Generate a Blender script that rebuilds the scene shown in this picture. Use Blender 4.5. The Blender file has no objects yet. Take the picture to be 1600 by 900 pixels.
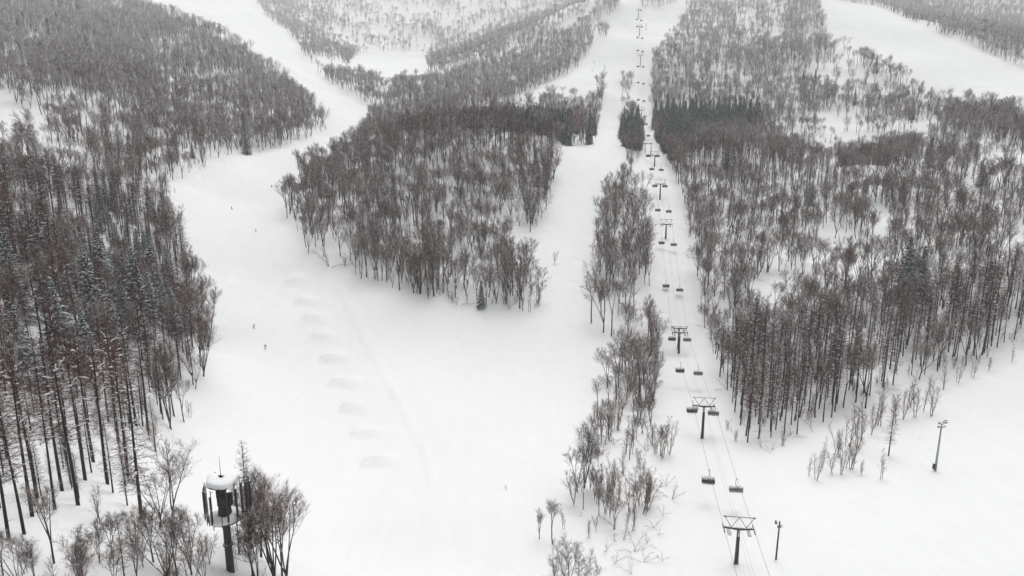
import bpy, math, random
import numpy as np
from mathutils import Vector, Matrix

R = math.radians
SC = bpy.context.scene
COL = SC.collection

# ------------------------------------------------------------------ camera, sky, sun, exposure
W, H, F = 1600.0, 900.0, 1100.0          # the photograph's frame and focal length in its pixels
PITCH = R(12.5)
CZ = 100.0
SP, CP = math.sin(PITCH), math.cos(PITCH)
cam = bpy.data.cameras.new("camera")
cam.sensor_width = 36.0
cam.lens = 36.0 * F / W
cam.clip_start = 1.0
cam.clip_end = 9000.0
camo = bpy.data.objects.new("camera", cam)
camo.location = (0, 0, CZ)
camo.rotation_euler = (math.pi / 2 - PITCH, 0, 0)
COL.objects.link(camo)
SC.camera = camo

SUN_EL, SUN_AZ = R(72), R(20)            # azimuth measured from +Y (away from the camera) towards +X
world = bpy.data.worlds.new("World")
SC.world = world
world.use_nodes = True
wn, wl = world.node_tree.nodes, world.node_tree.links
bg = wn["Background"]
sky = wn.new("ShaderNodeTexSky")
sky.sky_type = 'NISHITA'
sky.sun_disc = False
sky.sun_elevation = SUN_EL
sky.sun_rotation = SUN_AZ
sky.air_density = 1.0
sky.dust_density = 4.0
bw = wn.new("ShaderNodeHueSaturation")   # an overcast sky is nearly grey
bw.inputs["Saturation"].default_value = 0.10
wl.new(sky.outputs[0], bw.inputs["Color"])
wl.new(bw.outputs[0], bg.inputs[0])
bg.inputs[1].default_value = 0.12

sl = bpy.data.lights.new("sun", 'SUN')
sl.energy = 0.8
sl.angle = R(50)
sl.color = (1.0, 0.985, 0.96)
sun = bpy.data.objects.new("sun", sl)
COL.objects.link(sun)
sd = Vector((math.sin(SUN_AZ) * math.cos(SUN_EL), math.cos(SUN_AZ) * math.cos(SUN_EL), math.sin(SUN_EL)))
sun.rotation_euler = sd.to_track_quat('Z', 'Y').to_euler()
sun.location = (0, 0, 400)

SC.view_settings.view_transform = 'Standard'
SC.view_settings.look = 'None'
SC.view_settings.gamma = 1.0
SC.view_settings.use_curve_mapping = False
SC.view_settings.exposure = 0.31
SC.render.engine = 'CYCLES'
SC.cycles.max_bounces = 5
SC.cycles.diffuse_bounces = 3
SC.cycles.glossy_bounces = 2
SC.cycles.transmission_bounces = 2
SC.cycles.volume_bounces = 2
SC.cycles.use_denoising = True
SC.cycles.filter_width = 1.5

HAZE_DENSITY = 0.00017
SNOW_COL = (0.83, 0.84, 0.845, 1)

# ------------------------------------------------------------------ materials
def mat(name, col, rough=0.8, spec=0.3, metal=0.0, var=0.0, scale=4.0, rnd=0.0, snow=0.0, snow_scale=3.0, bump=0.0, rime_haze=0.0):
    """Procedural material: base colour broken up by noise, per-object tint, snow lying on what faces up."""
    m = bpy.data.materials.new(name)
    m.use_nodes = True
    n, l = m.node_tree.nodes, m.node_tree.links
    b = n["Principled BSDF"]
    b.inputs["Roughness"].default_value = rough
    b.inputs["Metallic"].default_value = metal
    b.inputs["Specular IOR Level"].default_value = spec
    c = n.new("ShaderNodeRGB"); c.outputs[0].default_value = (*col, 1)
    out = c.outputs[0]
    tc = n.new("ShaderNodeTexCoord")
    if var:
        t = n.new("ShaderNodeTexNoise"); t.inputs["Scale"].default_value = scale; t.inputs["Detail"].default_value = 4
        l.new(tc.outputs["Object"], t.inputs["Vector"])
        mr = n.new("ShaderNodeMapRange")
        mr.inputs[1].default_value = 0.3; mr.inputs[2].default_value = 0.7
        mr.inputs[3].default_value = 1 - var; mr.inputs[4].default_value = 1 + var
        l.new(t.outputs[0], mr.inputs[0])
        mx = n.new("ShaderNodeVectorMath"); mx.operation = 'SCALE'
        l.new(out, mx.inputs[0]); l.new(mr.outputs[0], mx.inputs["Scale"])
        out = mx.outputs[0]
        if bump:
            bp = n.new("ShaderNodeBump"); bp.inputs["Strength"].default_value = bump
            l.new(t.outputs[0], bp.inputs["Height"]); l.new(bp.outputs[0], b.inputs["Normal"])
    if rnd:
        oi = n.new("ShaderNodeObjectInfo")
        mr = n.new("ShaderNodeMapRange")
        mr.inputs[3].default_value = 1 - rnd; mr.inputs[4].default_value = 1 + rnd
        l.new(oi.outputs["Random"], mr.inputs[0])
        mx = n.new("ShaderNodeVectorMath"); mx.operation = 'SCALE'
        l.new(out, mx.inputs[0]); l.new(mr.outputs[0], mx.inputs["Scale"])
        out = mx.outputs[0]
    if snow:
        g = n.new("ShaderNodeNewGeometry")
        sx = n.new("ShaderNodeSeparateXYZ"); l.new(g.outputs["True Normal"], sx.inputs[0])
        t2 = n.new("ShaderNodeTexNoise"); t2.inputs["Scale"].default_value = snow_scale; t2.inputs["Detail"].default_value = 2
        l.new(tc.outputs["Object"], t2.inputs["Vector"])
        ad = n.new("ShaderNodeMath"); ad.operation = 'MULTIPLY_ADD'
        l.new(t2.outputs[0], ad.inputs[0]); ad.inputs[1].default_value = 1.6; ad.inputs[2].default_value = -0.8
        a2 = n.new("ShaderNodeMath"); a2.operation = 'ADD'
        l.new(sx.outputs[2], a2.inputs[0]); l.new(ad.outputs[0], a2.inputs[1])
        if rime_haze:                                   # whiter with height: frosted snow, plus distance haze painted into the tree colour
            o2 = n.new("ShaderNodeObjectInfo"); s2 = n.new("ShaderNodeSeparateXYZ"); l.new(o2.outputs["Location"], s2.inputs[0])
            rm = n.new("ShaderNodeMapRange"); rm.inputs[1].default_value = 70; rm.inputs[2].default_value = 330
            rm.inputs[3].default_value = 0.0; rm.inputs[4].default_value = rime_haze
            l.new(s2.outputs[2], rm.inputs[0])
            a3 = n.new("ShaderNodeMath"); a3.operation = 'ADD'; l.new(a2.outputs[0], a3.inputs[0]); l.new(rm.outputs[0], a3.inputs[1])
            a2 = a3
        mr = n.new("ShaderNodeMapRange")
        th = 1.0 - snow
        mr.inputs[1].default_value = th - 0.12; mr.inputs[2].default_value = th + 0.12
        l.new(a2.outputs[0], mr.inputs[0])
        mm = n.new("ShaderNodeMix"); mm.data_type = 'RGBA'
        l.new(mr.outputs[0], mm.inputs[0]); l.new(out, mm.inputs[6]); mm.inputs[7].default_value = SNOW_COL
        out = mm.outputs[2]
    l.new(out, b.inputs["Base Color"])
    return m

def snow_ground_mat():
    m = bpy.data.materials.new("ground_snow")
    m.use_nodes = True
    n, l = m.node_tree.nodes, m.node_tree.links
    b = n["Principled BSDF"]
    b.inputs["Roughness"].default_value = 0.9
    b.inputs["Specular IOR Level"].default_value = 0.15
    g = n.new("ShaderNodeTexCoord")
    def noise(sc, det=4, vec=None, rough=0.5):
        t = n.new("ShaderNodeTexNoise"); t.inputs["Scale"].default_value = sc; t.inputs["Detail"].default_value = det
        t.inputs["Roughness"].default_value = rough
        l.new(vec or g.outputs["Object"], t.inputs["Vector"])
        return t.outputs[0]
    att = n.new("ShaderNodeAttribute"); att.attribute_name = "wild"     # 0 on groomed pistes, 1 in the forest
    # groomed corduroy / ski tracks: noise stretched down the slope
    mp = n.new("ShaderNodeMapping"); mp.inputs["Scale"].default_value = (0.6, 0.03, 0.03)
    mp.inputs["Rotation"].default_value = (0, 0, R(-9))
    l.new(g.outputs["Object"], mp.inputs["Vector"])
    tr = noise(1.0, 5, mp.outputs[0], 0.6)
    big = noise(0.015, 3)
    mid = noise(0.12, 5)
    fine = noise(1.3, 4)
    mp2 = n.new("ShaderNodeMapping"); mp2.inputs["Scale"].default_value = (1.1, 0.10, 0.10); mp2.inputs["Rotation"].default_value = (0, 0, R(17))
    l.new(g.outputs["Object"], mp2.inputs["Vector"])
    tr2 = noise(1.0, 4, mp2.outputs[0], 0.7)
    # colour: clean snow, faintly greyer where it is tracked or wind scoured
    cr = n.new("ShaderNodeMapRange"); cr.inputs[1].default_value = 0.3; cr.inputs[2].default_value = 0.7
    cr.inputs[3].default_value = 0.822; cr.inputs[4].default_value = 0.842
    l.new(tr, cr.inputs[0])
    c2 = n.new("ShaderNodeMapRange"); c2.inputs[1].default_value = 0.3; c2.inputs[2].default_value = 0.7
    c2.inputs[3].default_value = 0.965; c2.inputs[4].default_value = 1.02
    l.new(big, c2.inputs[0])
    mu = n.new("ShaderNodeMath"); mu.operation = 'MULTIPLY'; l.new(cr.outputs[0], mu.inputs[0]); l.new(c2.outputs[0], mu.inputs[1])
    # litter and broken twigs poking out of the forest floor
    li = noise(0.55, 6, None, 0.75)
    lr = n.new("ShaderNodeMapRange"); lr.inputs[1].default_value = 0.56; lr.inputs[2].default_value = 0.70
    lr.inputs[3].default_value = 0.0; lr.inputs[4].default_value = 0.38
    l.new(li, lr.inputs[0])
    lm = n.new("ShaderNodeMath"); lm.operation = 'MULTIPLY'; l.new(lr.outputs[0], lm.inputs[0]); l.new(att.outputs["Fac"], lm.inputs[1])
    v = n.new("ShaderNodeVectorMath"); v.operation = 'SCALE'; v.inputs[0].default_value = (0.993, 1.0, 1.0)
    l.new(mu.outputs[0], v.inputs["Scale"])
    mx = n.new("ShaderNodeMix"); mx.data_type = 'RGBA'
    l.new(lm.outputs[0], mx.inputs[0]); l.new(v.outputs[0], mx.inputs[6]); mx.inputs[7].default_value = (0.16, 0.12, 0.10, 1)
    l.new(mx.outputs[2], b.inputs["Base Color"])
    # bump
    s1 = n.new("ShaderNodeMath"); s1.operation = 'MULTIPLY_ADD'; l.new(mid, s1.inputs[0]); s1.inputs[1].default_value = 1.2
    s2 = n.new("ShaderNodeMath"); s2.operation = 'MULTIPLY'; l.new(fine, s2.inputs[0]); s2.inputs[1].default_value = 0.12
    l.new(s2.outputs[0], s1.inputs[2])
    s3 = n.new("ShaderNodeMath"); s3.operation = 'MULTIPLY_ADD'; l.new(tr, s3.inputs[0]); s3.inputs[1].default_value = 0.07
    l.new(s1.outputs[0], s3.inputs[2])
    s4 = n.new("ShaderNodeMath"); s4.operation = 'MULTIPLY_ADD'; l.new(tr2, s4.inputs[0]); s4.inputs[1].default_value = 0.09
    l.new(s3.outputs[0], s4.inputs[2]); s3 = s4
    bp = n.new("ShaderNodeBump"); bp.inputs["Strength"].default_value = 0.6; bp.inputs["Distance"].default_value = 1.0
    l.new(s3.outputs[0], bp.inputs["Height"]); l.new(bp.outputs[0], b.inputs["Normal"])
    return m

M = dict(
    ground=snow_ground_mat(),
    snow=mat("snow", SNOW_COL[:3], 0.9, 0.15, var=0.03, scale=2),
    birch_bark=mat("grey_bark", (0.052, 0.038, 0.031), var=0.35, scale=3, rnd=0.35, snow=0.32, snow_scale=1.2, rime_haze=0.75),
    birch_twig=mat("grey_brown_twigs", (0.092, 0.050, 0.036), var=0.3, scale=0.5, rnd=0.35, snow=0.47, snow_scale=1.0, rime_haze=1.0),
    larch_bark=mat("dark_bark", (0.028, 0.022, 0.020), var=0.35, scale=3, rnd=0.3, snow=0.12, snow_scale=1.5),
    larch_twig=mat("red_brown_twigs", (0.070, 0.020, 0.014), var=0.3, scale=0.5, rnd=0.3, snow=0.12, snow_scale=1.0),
    needle=mat("dark_green_needles", (0.009, 0.046, 0.034), var=0.3, scale=1.5, rnd=0.25, snow=0.10, snow_scale=1.2),
    shrub=mat("rust_brown_twigs", (0.14, 0.080, 0.062), var=0.25, scale=0.8, rnd=0.3, snow=0.24, snow_scale=1.0),
    steel=mat("dark_painted_steel", (0.045, 0.045, 0.045), 0.55, 0.4, 0.3, var=0.2, scale=1.2, rnd=0.1, snow=0.10),
    steel_grey=mat("grey_steel", (0.12, 0.13, 0.13), 0.5, 0.4, 0.5, var=0.2, scale=2),
    galv=mat("galvanised_steel", (0.28, 0.32, 0.34), 0.5, 0.4, 0.4, var=0.15, scale=0.8),
    rope=mat("steel_rope", (0.16, 0.16, 0.16), 0.6, 0.3, 0.4, var=0.1, scale=3),
    bubble=mat("smoked_bubble", (0.24, 0.26, 0.23), 0.22, 0.5, var=0.12, scale=1.5, snow=0.05),
    bubble_dark=mat("dark_window", (0.022, 0.026, 0.024), 0.15, 0.6, var=0.1, scale=1.5),
    seatpad=mat("grey_seat_pads", (0.20, 0.20, 0.185), 0.7, 0.3, var=0.15, scale=3),
    plate=mat("pale_plate", (0.55, 0.56, 0.55), 0.6, 0.3, var=0.06, scale=4),
    pole_brown=mat("brown_pole", (0.050, 0.042, 0.038), 0.7, 0.3, var=0.3, scale=2),
    lamp=mat("lamp_housing", (0.20, 0.22, 0.22), 0.5, 0.4, 0.3, var=0.15, scale=4, snow=0.2),
    glassy=mat("lamp_glass", (0.45, 0.48, 0.48), 0.15, 0.6, var=0.05, scale=4),
    jacket_dark=mat("black_ski_jacket", (0.02, 0.021, 0.025), 0.8, var=0.2, scale=6),
    jacket_grey=mat("grey_ski_jacket", (0.07, 0.075, 0.09), 0.8, var=0.2, scale=6),
    jacket_red=mat("dark_red_ski_jacket", (0.14, 0.03, 0.03), 0.8, var=0.2, scale=6),
    skin=mat("skin", (0.45, 0.28, 0.2), 0.6, var=0.05, scale=6),
    helmet=mat("helmet_shell", (0.05, 0.05, 0.055), 0.3, 0.5, var=0.1, scale=6),
    ski=mat("ski_top", (0.10, 0.09, 0.10), 0.3, 0.5, var=0.2, scale=3),
)

# ------------------------------------------------------------------ projection helpers (real depths, metres)
def unproj(u, v, d):
    t = (v - 450.0) / F
    return np.array((d * (u - 800.0) / F, d * (CP - t * SP), CZ - d * (SP + t * CP)))

def project(x, y, z):
    dz = z - CZ
    dep = y * CP - dz * SP
    up = y * SP + dz * CP
    dep_ = np.where(dep > 1, dep, 1)
    return 800 + F * x / dep_, 450 - F * up / dep_, dep

# ------------------------------------------------------------------ terrain
CTRL = [  # (u, v, depth): the ground the photo shows
    # flat outrun and left piste
    (600, 900, 152), (800, 900, 150), (1000, 900, 150), (480, 800, 178), (600, 800, 175), (800, 800, 176), (1000, 790, 178),
    (400, 700, 208), (600, 700, 214), (800, 700, 214), (1000, 690, 212), (370, 600, 250), (600, 600, 262), (800, 600, 268),
    (400, 510, 296), (560, 510, 305), (720, 530, 300), (850, 530, 296), (380, 430, 345), (520, 430, 345),
    (360, 325, 425), (410, 300, 450), (470, 245, 525), (410, 265, 495), (540, 215, 625), (560, 190, 700),
    # lift line
    (1150, 883, 151), (1097, 686, 213), (1061, 552, 298), (1050, 450, 335), (1040, 373, 384), (1031, 312, 435), (1024, 261, 490), (1012, 239, 520),
    (1004, 205, 680), (1002, 186, 760), (1000, 150, 825), (1000, 104, 900), (999, 57, 1000), (997, 29, 1080), (996, 0, 1160),
    # middle piste and its lip
    (880, 480, 318), (880, 420, 350), (890, 330, 410), (905, 270, 455), (920, 232, 490), (880, 232, 488), (955, 215, 650), (960, 150, 800),
    (955, 60, 960), (965, 0, 1080), (900, 120, 850), (840, 155, 800), (790, 172, 760),
    # knoll
    (500, 395, 355), (440, 335, 405), (650, 460, 325), (830, 485, 312), (700, 400, 365), (600, 350, 392), (800, 330, 410), (700, 300, 430),
    (560, 245, 500), (650, 225, 492), (740, 208, 505), (850, 214, 500), (600, 300, 435),
    # left hillside
    (500, 870, 152), (450, 890, 138), (400, 830, 126), (352, 900, 102), (250, 900, 92), (120, 800, 103), (0, 860, 88), (50, 730, 120), (250, 700, 178), (290, 665, 205), (150, 680, 150),
    (0, 600, 152), (150, 560, 182), (325, 540, 282), (200, 450, 232), (0, 420, 228), (290, 400, 335), (100, 340, 300), (275, 300, 405), (345, 245, 485),
    (430, 233, 540), (515, 205, 640), (100, 250, 395), (0, 180, 450), (200, 170, 520), (0, 60, 640), (200, 100, 640), (350, 150, 670), (100, 30, 780),
    (0, 0, 760), (280, 22, 930), (400, 75, 860), (480, 140, 800), (-200, 60, 560), (-200, 250, 330), (-200, 500, 170), (-200, 800, 95), (60, 160, 480),
    # upper-left piste behind the hill
    (525, 150, 830), (460, 90, 980), (400, 30, 1150), (330, -10, 1300), (250, -20, 1400),
    # ridge band
    (480, 115, 900), (600, 140, 860), (700, 130, 900), (800, 105, 950), (900, 42, 1040), (850, 130, 870), (640, 180, 760), (600, 200, 700), (720, 172, 780),
    # far hill
    (620, 100, 1250), (560, 85, 1280), (740, 80, 1300), (500, 40, 1350), (700, 20, 1550), (860, 20, 1450), (600, -40, 1800), (900, -60, 1700), (400, -60, 1700),
    # right side
    (1500, 900, 142), (1300, 900, 146), (1460, 737, 190), (1700, 850, 150), (1300, 760, 184), (1170, 695, 207), (1350, 625, 236), (1440, 590, 245), (1600, 535, 262), (1550, 650, 218),
    (1250, 560, 268), (1110, 560, 284), (1200, 430, 345), (1090, 455, 336), (1310, 400, 375), (1420, 440, 318), (1400, 500, 290), (1600, 440, 300), (1550, 400, 325),
    (1600, 365, 345), (1200, 340, 420), (1070, 330, 428), (1380, 330, 440), (1500, 330, 400), (1050, 262, 500), (1150, 262, 500), (1250, 285, 480), (1330, 310, 460),
    (1560, 250, 475), (1450, 270, 500), (1350, 255, 600), (1200, 225, 620), (1100, 215, 620), (1035, 215, 640), (1180, 180, 720), (1300, 190, 700), (1440, 200, 610),
    (1150, 100, 870), (1300, 120, 800), (1050, 120, 860), (1200, 0, 1060), (1100, 20, 1080), (1050, 60, 960), (1300, 60, 900), (1400, 100, 780), (1490, 160, 680),
    (1600, 180, 600), (1400, 40, 900), (1290, -5, 1080), (1500, 90, 790), (1600, 125, 710), (1500, 20, 1150), (1600, 60, 980), (1400, -30, 1300), (1800, 150, 560),
    (1800, 60, 850), (1800, 350, 300), (1800, 550, 220),
]
cp = np.array([unproj(*c) for c in CTRL])
extra = np.array([  # ground outside the frame
    (-150, -250, 30), (150, -250, 5), (0, -250, 10), (0, 40, 9), (-60, 40, 38), (60, 40, 8), (-300, -100, 60), (300, -100, 8), (-300, 60, 80), (300, 60, 10),
    (0, 2400, 760), (-900, 2400, 820), (900, 2400, 800), (-1500, 1200, 520), (1500, 1200, 480), (-2200, 2400, 800), (2200, 2400, 800), (-700, 300, 190), (700, 300, 120), (-1100, 700, 380), (1100, 700, 330)], float)
cp = np.vstack([cp, extra])

def tps_fit(p, lam):
    n = len(p)
    xy = p[:, :2] / 500.0
    r2 = ((xy[:, None] - xy[None]) ** 2).sum(-1)
    K = 0.5 * r2 * np.log(r2 + 1e-12)
    P = np.hstack([np.ones((n, 1)), xy])
    A = np.zeros((n + 3, n + 3))
    A[:n, :n] = K + lam * np.eye(n)
    A[:n, n:] = P; A[n:, :n] = P.T
    s = np.linalg.solve(A, np.concatenate([p[:, 2], np.zeros(3)]))
    return xy, s
TX, TS = tps_fit(cp, 0.0006)

def tps(x, y):
    x = np.asarray(x, float).ravel() / 500.0; y = np.asarray(y, float).ravel() / 500.0
    out = TS[-3] + TS[-2] * x + TS[-1] * y
    for i in range(len(TX)):
        r2 = (x - TX[i, 0]) ** 2 + (y - TX[i, 1]) ** 2
        out += TS[i] * 0.5 * r2 * np.log(r2 + 1e-12)
    return out

rng = np.random.default_rng(11)
_perm = rng.random((512, 512))
def vnoise(x, y):
    xi = np.floor(x).astype(int); yi = np.floor(y).astype(int)
    fx = x - xi; fy = y - yi
    fx = fx * fx * (3 - 2 * fx); fy = fy * fy * (3 - 2 * fy)
    a = _perm[xi % 512, yi % 512]; b = _perm[(xi + 1) % 512, yi % 512]
    c = _perm[xi % 512, (yi + 1) % 512]; d = _perm[(xi + 1) % 512, (yi + 1) % 512]
    return (a * (1 - fx) + b * fx) * (1 - fy) + (c * (1 - fx) + d * fx) * fy
def fbm(x, y, o=3):
    s = 0; a = 1; t = 0
    for k in range(o):
        s = s + a * vnoise(x * 2 ** k + 17.3 * k, y * 2 ** k + 5.1 * k); t += a; a *= 0.5
    return s / t

NX, NY = 760, 900
ty = np.linspace(0, 1, NY)
YR = -300 + 2700 * (0.42 * ty + 0.58 * ty ** 2.2)
def halfw(y):
    return np.maximum(320.0, 0.95 * y + 190.0)
sx = np.linspace(-1, 1, NX)
GX = sx[None, :] * halfw(YR)[:, None]
GY = np.repeat(YR[:, None], NX, 1)
GZ = tps(GX, GY).reshape(NY, NX)

def in_poly(u, v, poly):
    u = np.asarray(u, float); v = np.asarray(v, float)
    ins = np.zeros(u.shape, bool)
    n = len(poly)
    for i in range(n):
        x0, y0 = poly[i]; x1, y1 = poly[(i + 1) % n]
        if y0 == y1: continue
        c = ((y0 > v) != (y1 > v)) & (u < (x1 - x0) * (v - y0) / (y1 - y0) + x0)
        ins ^= c
    return ins

# where each stand of trees has its roots, outlined as the ground lies in the picture
REG = {
 'left_hill': [(-260, -80), (60, -50), (150, 0), (280, 34), (376, 72), (425, 116), (480, 160), (514, 194), (508, 207), (430, 235), (345, 247), (285, 292), (262, 330), (-260, 330)],
 'left_stand': [(-260, 330), (262, 330), (280, 380), (296, 440), (322, 500), (332, 545), (316, 610), (300, 668), (262, 690), (240, 715), (225, 765), (285, 800), (345, 815), (400, 842), (440, 875), (455, 905), (470, 1050), (-260, 1050)],
 'ridge': [(492, 110), (520, 118), (600, 135), (690, 132), (760, 118), (830, 100), (885, 62), (922, 30), (926, 70), (905, 108), (850, 135), (785, 165), (700, 172), (640, 172), (592, 172), (552, 150), (510, 126)],
 'ridge_foot': [(592, 178), (640, 172), (780, 168), (840, 172), (880, 150), (890, 200), (560, 234), (566, 212)],
 'tongue': [(938, -20), (975, -20), (955, 40), (945, 62), (935, 60), (925, 25)],
 'knoll': [(548, 240), (492, 270), (447, 318), (438, 345), (478, 388), (560, 430), (620, 457), (690, 474), (760, 480), (828, 488), (846, 480), (838, 442), (806, 412), (792, 385), (796, 352), (820, 362), (838, 360), (856, 325), (866, 290), (874, 240), (884, 226), (884, 205), (850, 203), (740, 198), (640, 206), (560, 232)],
 'thin_strip': [(885, 160), (900, 150), (912, 175), (934, 150), (944, 128), (936, 190), (927, 228), (884, 226)],
 'lift_strip_top': [(972, 128), (988, 128), (986, 165), (990, 190), (1002, 205), (1006, 240), (990, 262), (975, 248), (970, 205), (972, 170)],
 'lift_strip': [(968, 262), (1000, 262), (1006, 300), (1014, 350), (1012, 400), (1016, 440), (1024, 490), (1026, 560), (1026, 610), (1012, 640), (975, 640), (950, 622), (948, 600), (972, 560), (966, 540), (948, 524), (926, 512), (928, 440), (930, 380), (940, 320)],
 'far_hill': [(330, -80), (395, -5), (412, 22), (452, 54), (482, 97), (540, 112), (560, 84), (610, 84), (668, 105), (668, 122), (720, 122), (820, 92), (925, 10), (935, -80)],
 'right_slope': [(1100, -80), (1085, 5), (1062, 45), (1035, 70), (1020, 100), (1018, 150), (1018, 185), (1024, 222), (1044, 255), (1052, 285), (1070, 340), (1080, 400), (1094, 455), (1092, 500), (1112, 560), (1130, 620), (1160, 680), (1178, 694), (1225, 690), (1290, 660), (1350, 622), (1430, 598), (1500, 578), (1600, 540), (1860, 470), (1860, 180), (1600, 200), (1540, 190), (1490, 182), (1455, 160), (1400, 118), (1340, 84), (1300, 65), (1285, 30), (1270, -20), (1262, -80)],
 'beyond_piste': [(1285, -80), (1290, -2), (1370, 10), (1420, 30), (1500, 66), (1560, 92), (1600, 107), (1860, 170), (1860, -80)],
 'above_lift': [(1005, -80), (1002, 14), (1030, 14), (1060, 2), (1085, -25), (1090, -80)],
}
# snowfields and thin places inside the stands: u, v, ru, rv, strength
GAPS = [(15, 200, 58, 42, 1.0), (30, 255, 120, 30, .45), (150, 215, 60, 22, .3), (620, 98, 55, 16, 1.0), (640, 20, 60, 14, .6), (760, 8, 50, 14, .7), (560, 30, 40, 10, .4), (1320, 80, 26, 26, .95), (1302, 190, 22, 22, .85),
        (1440, 215, 14, 24, .9), (1575, 262, 60, 26, .9), (1480, 232, 30, 9, .6), (1378, 345, 22, 40, .9), (1308, 405, 36, 30, 1.0), (1575, 372, 40, 14, .9), (1215, 450, 50, 20, .9), (1280, 262, 26, 10, .7),
        (1250, 232, 40, 8, .5), (820, 395, 26, 36, 1.0), (700, 345, 18, 10, .6), (745, 430, 14, 20, .5), (60, 520, 26, 18, .7), (140, 590, 95, 34, .75), (100, 455, 20, 12, .8), (210, 590, 25, 18, .6), (60, 790, 70, 60, .45),
        (150, 860, 60, 40, .5), (250, 770, 40, 40, .6), (1330, 470, 30, 12, .4), (1490, 285, 24, 10, .5), (930, 205, 10, 30, .3), (110, 690, 90, 30, .45), (200, 730, 40, 40, .5), (975, 400, 14, 20, .3),
        (1200, 395, 34, 18, .5), (1150, 440, 26, 12, .5), (1290, 345, 16, 30, .55), (1340, 300, 40, 9, .6), (1450, 350, 30, 10, .55), (1500, 245, 30, 10, .6), (1400, 290, 26, 12, .5),
        (1245, 170, 14, 30, .5), (1380, 150, 14, 24, .5), (1170, 60, 16, 30, .4), (1120, 130, 12, 26, .4), (1560, 330, 34, 8, .5), (1440, 405, 22, 10, .4), (1350, 440, 24, 16, .5), (1424, 492, 36, 24, 1.0), (1260, 320, 22, 12, .45), (1520, 395, 34, 10, .5), (1420, 330, 14, 24, .5), (1130, 380, 14, 22, .4), (1195, 470, 26, 14, .5), (1340, 220, 24, 10, .6), (1500, 215, 20, 8, .5), (1590, 300, 20, 10, .4), (1230, 120, 10, 24, .4), (640, 380, 14, 22, .5), (570, 340, 14, 18, .4), (770, 300, 16, 16, .4),
        (90, 120, 40, 10, .35), (330, 130, 30, 12, .3), (240, 60, 40, 8, .3)]
LARCH = [[(-260, 330), (90, 318), (262, 318), (280, 380), (296, 440), (310, 500), (300, 560), (270, 640), (235, 690), (230, 760), (240, 800), (-260, 800)],
         [(1108, 588), (1250, 566), (1400, 520), (1500, 480), (1640, 440), (1860, 400), (1860, 480), (1600, 540), (1500, 566), (1400, 600), (1330, 640), (1290, 662), (1225, 692), (1172, 698), (1130, 640)],
         [(1060, 250), (1150, 254), (1250, 270), (1340, 290), (1330, 318), (1200, 302), (1080, 288)],
         [(1520, 318), (1640, 300), (1640, 345), (1530, 345)],
         [(600, 232), (640, 212), (740, 200), (850, 205), (880, 214), (872, 250), (780, 236), (700, 232), (640, 240)]]
EVERGREEN = [[(1022, 168), (1050, 176), (1100, 176), (1185, 178), (1195, 200), (1160, 212), (1110, 218), (1080, 236), (1048, 252), (1030, 226), (1022, 205)],
             [(972, 195), (996, 195), (1004, 222), (1000, 238), (980, 235), (970, 218)],
             [(868, 205), (890, 205), (890, 228), (876, 230)],
             [(920, 205), (930, 190), (926, 226), (918, 226)],
             [(790, 200), (870, 204), (862, 214), (790, 208)]]

DENSE = [[(690, 128), (800, 100), (885, 55), (918, 30), (922, 52), (890, 84), (800, 122), (700, 142)], [(40, 90), (180, 95), (260, 130), (240, 150), (60, 140)],
         [(370, 86), (430, 124), (495, 178), (480, 186), (430, 150), (370, 110)], [(1350, 168), (1430, 172), (1450, 188), (1340, 185)], [(1480, 175), (1590, 190), (1580, 210), (1470, 200)],
         [(1360, 235), (1420, 230), (1440, 250), (1380, 256)], [(1140, 80), (1250, 70), (1270, 100), (1130, 110)], [(1250, 160), (1330, 150), (1340, 170), (1240, 180)],
         [(1350, 300), (1480, 310), (1500, 330), (1380, 325)], [(470, 285), (700, 240), (700, 262), (480, 315)], [(0, 10), (200, 20), (330, 60), (200, 60), (0, 45)]]
def forest_density(u, v):
    ins = np.zeros(u.shape, bool)
    for p in REG.values():
        ins |= in_poly(u, v, p)
    d = ins.astype(float)
    for (gu, gv, ru, rv, s) in GAPS:
        q = ((u - gu) / ru) ** 2 + ((v - gv) / rv) ** 2
        d *= 1 - s * np.clip(1.6 - q, 0, 1)
    return d

pu, pv, pd = project(GX, GY, GZ)
wild = np.where(pd > 40, forest_density(pu, pv), 0.3)
wild = np.where(GY < 60, 0.5, wild)
k = np.ones(5) / 5
for _ in range(2):
    wild = np.apply_along_axis(lambda a: np.convolve(a, k, 'same'), 0, wild)
    wild = np.apply_along_axis(lambda a: np.convolve(a, k, 'same'), 1, wild)
relief = (fbm(GX / 14, GY / 14, 4) - 0.5) * 3.0 * wild + (fbm(GX / 60 + 9, GY / 60, 3) - 0.5) * 3.0 * np.clip(GY / 400, 0.15, 1.2)
relief += (fbm(GX / 75 + 3.3, GY / 90 + 8.1, 2) - 0.5) * 16.0 * wild * np.clip((GY - 330) / 200, 0, 1) * np.clip((pv + 40) / 120, 0, 1)
relief += (fbm(GX / 7 + 40, GY / 18, 2) - 0.5) * 0.22
GZ = GZ + relief

# ray / ground intersection on the base surface
def ground_z(x, y):
    x = np.atleast_1d(np.asarray(x, float)); y = np.atleast_1d(np.asarray(y, float))
    j = np.interp(y, YR, np.arange(NY)); i = (x / halfw(y) + 1) / 2 * (NX - 1)
    j = np.clip(j, 0, NY - 1.001); i = np.clip(i, 0, NX - 1.001)
    j0 = j.astype(int); i0 = i.astype(int); fj = j - j0; fi = i - i0
    return (GZ[j0, i0] * (1 - fi) + GZ[j0, i0 + 1] * fi) * (1 - fj) + (GZ[j0 + 1, i0] * (1 - fi) + GZ[j0 + 1, i0 + 1] * fi) * fj

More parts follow.
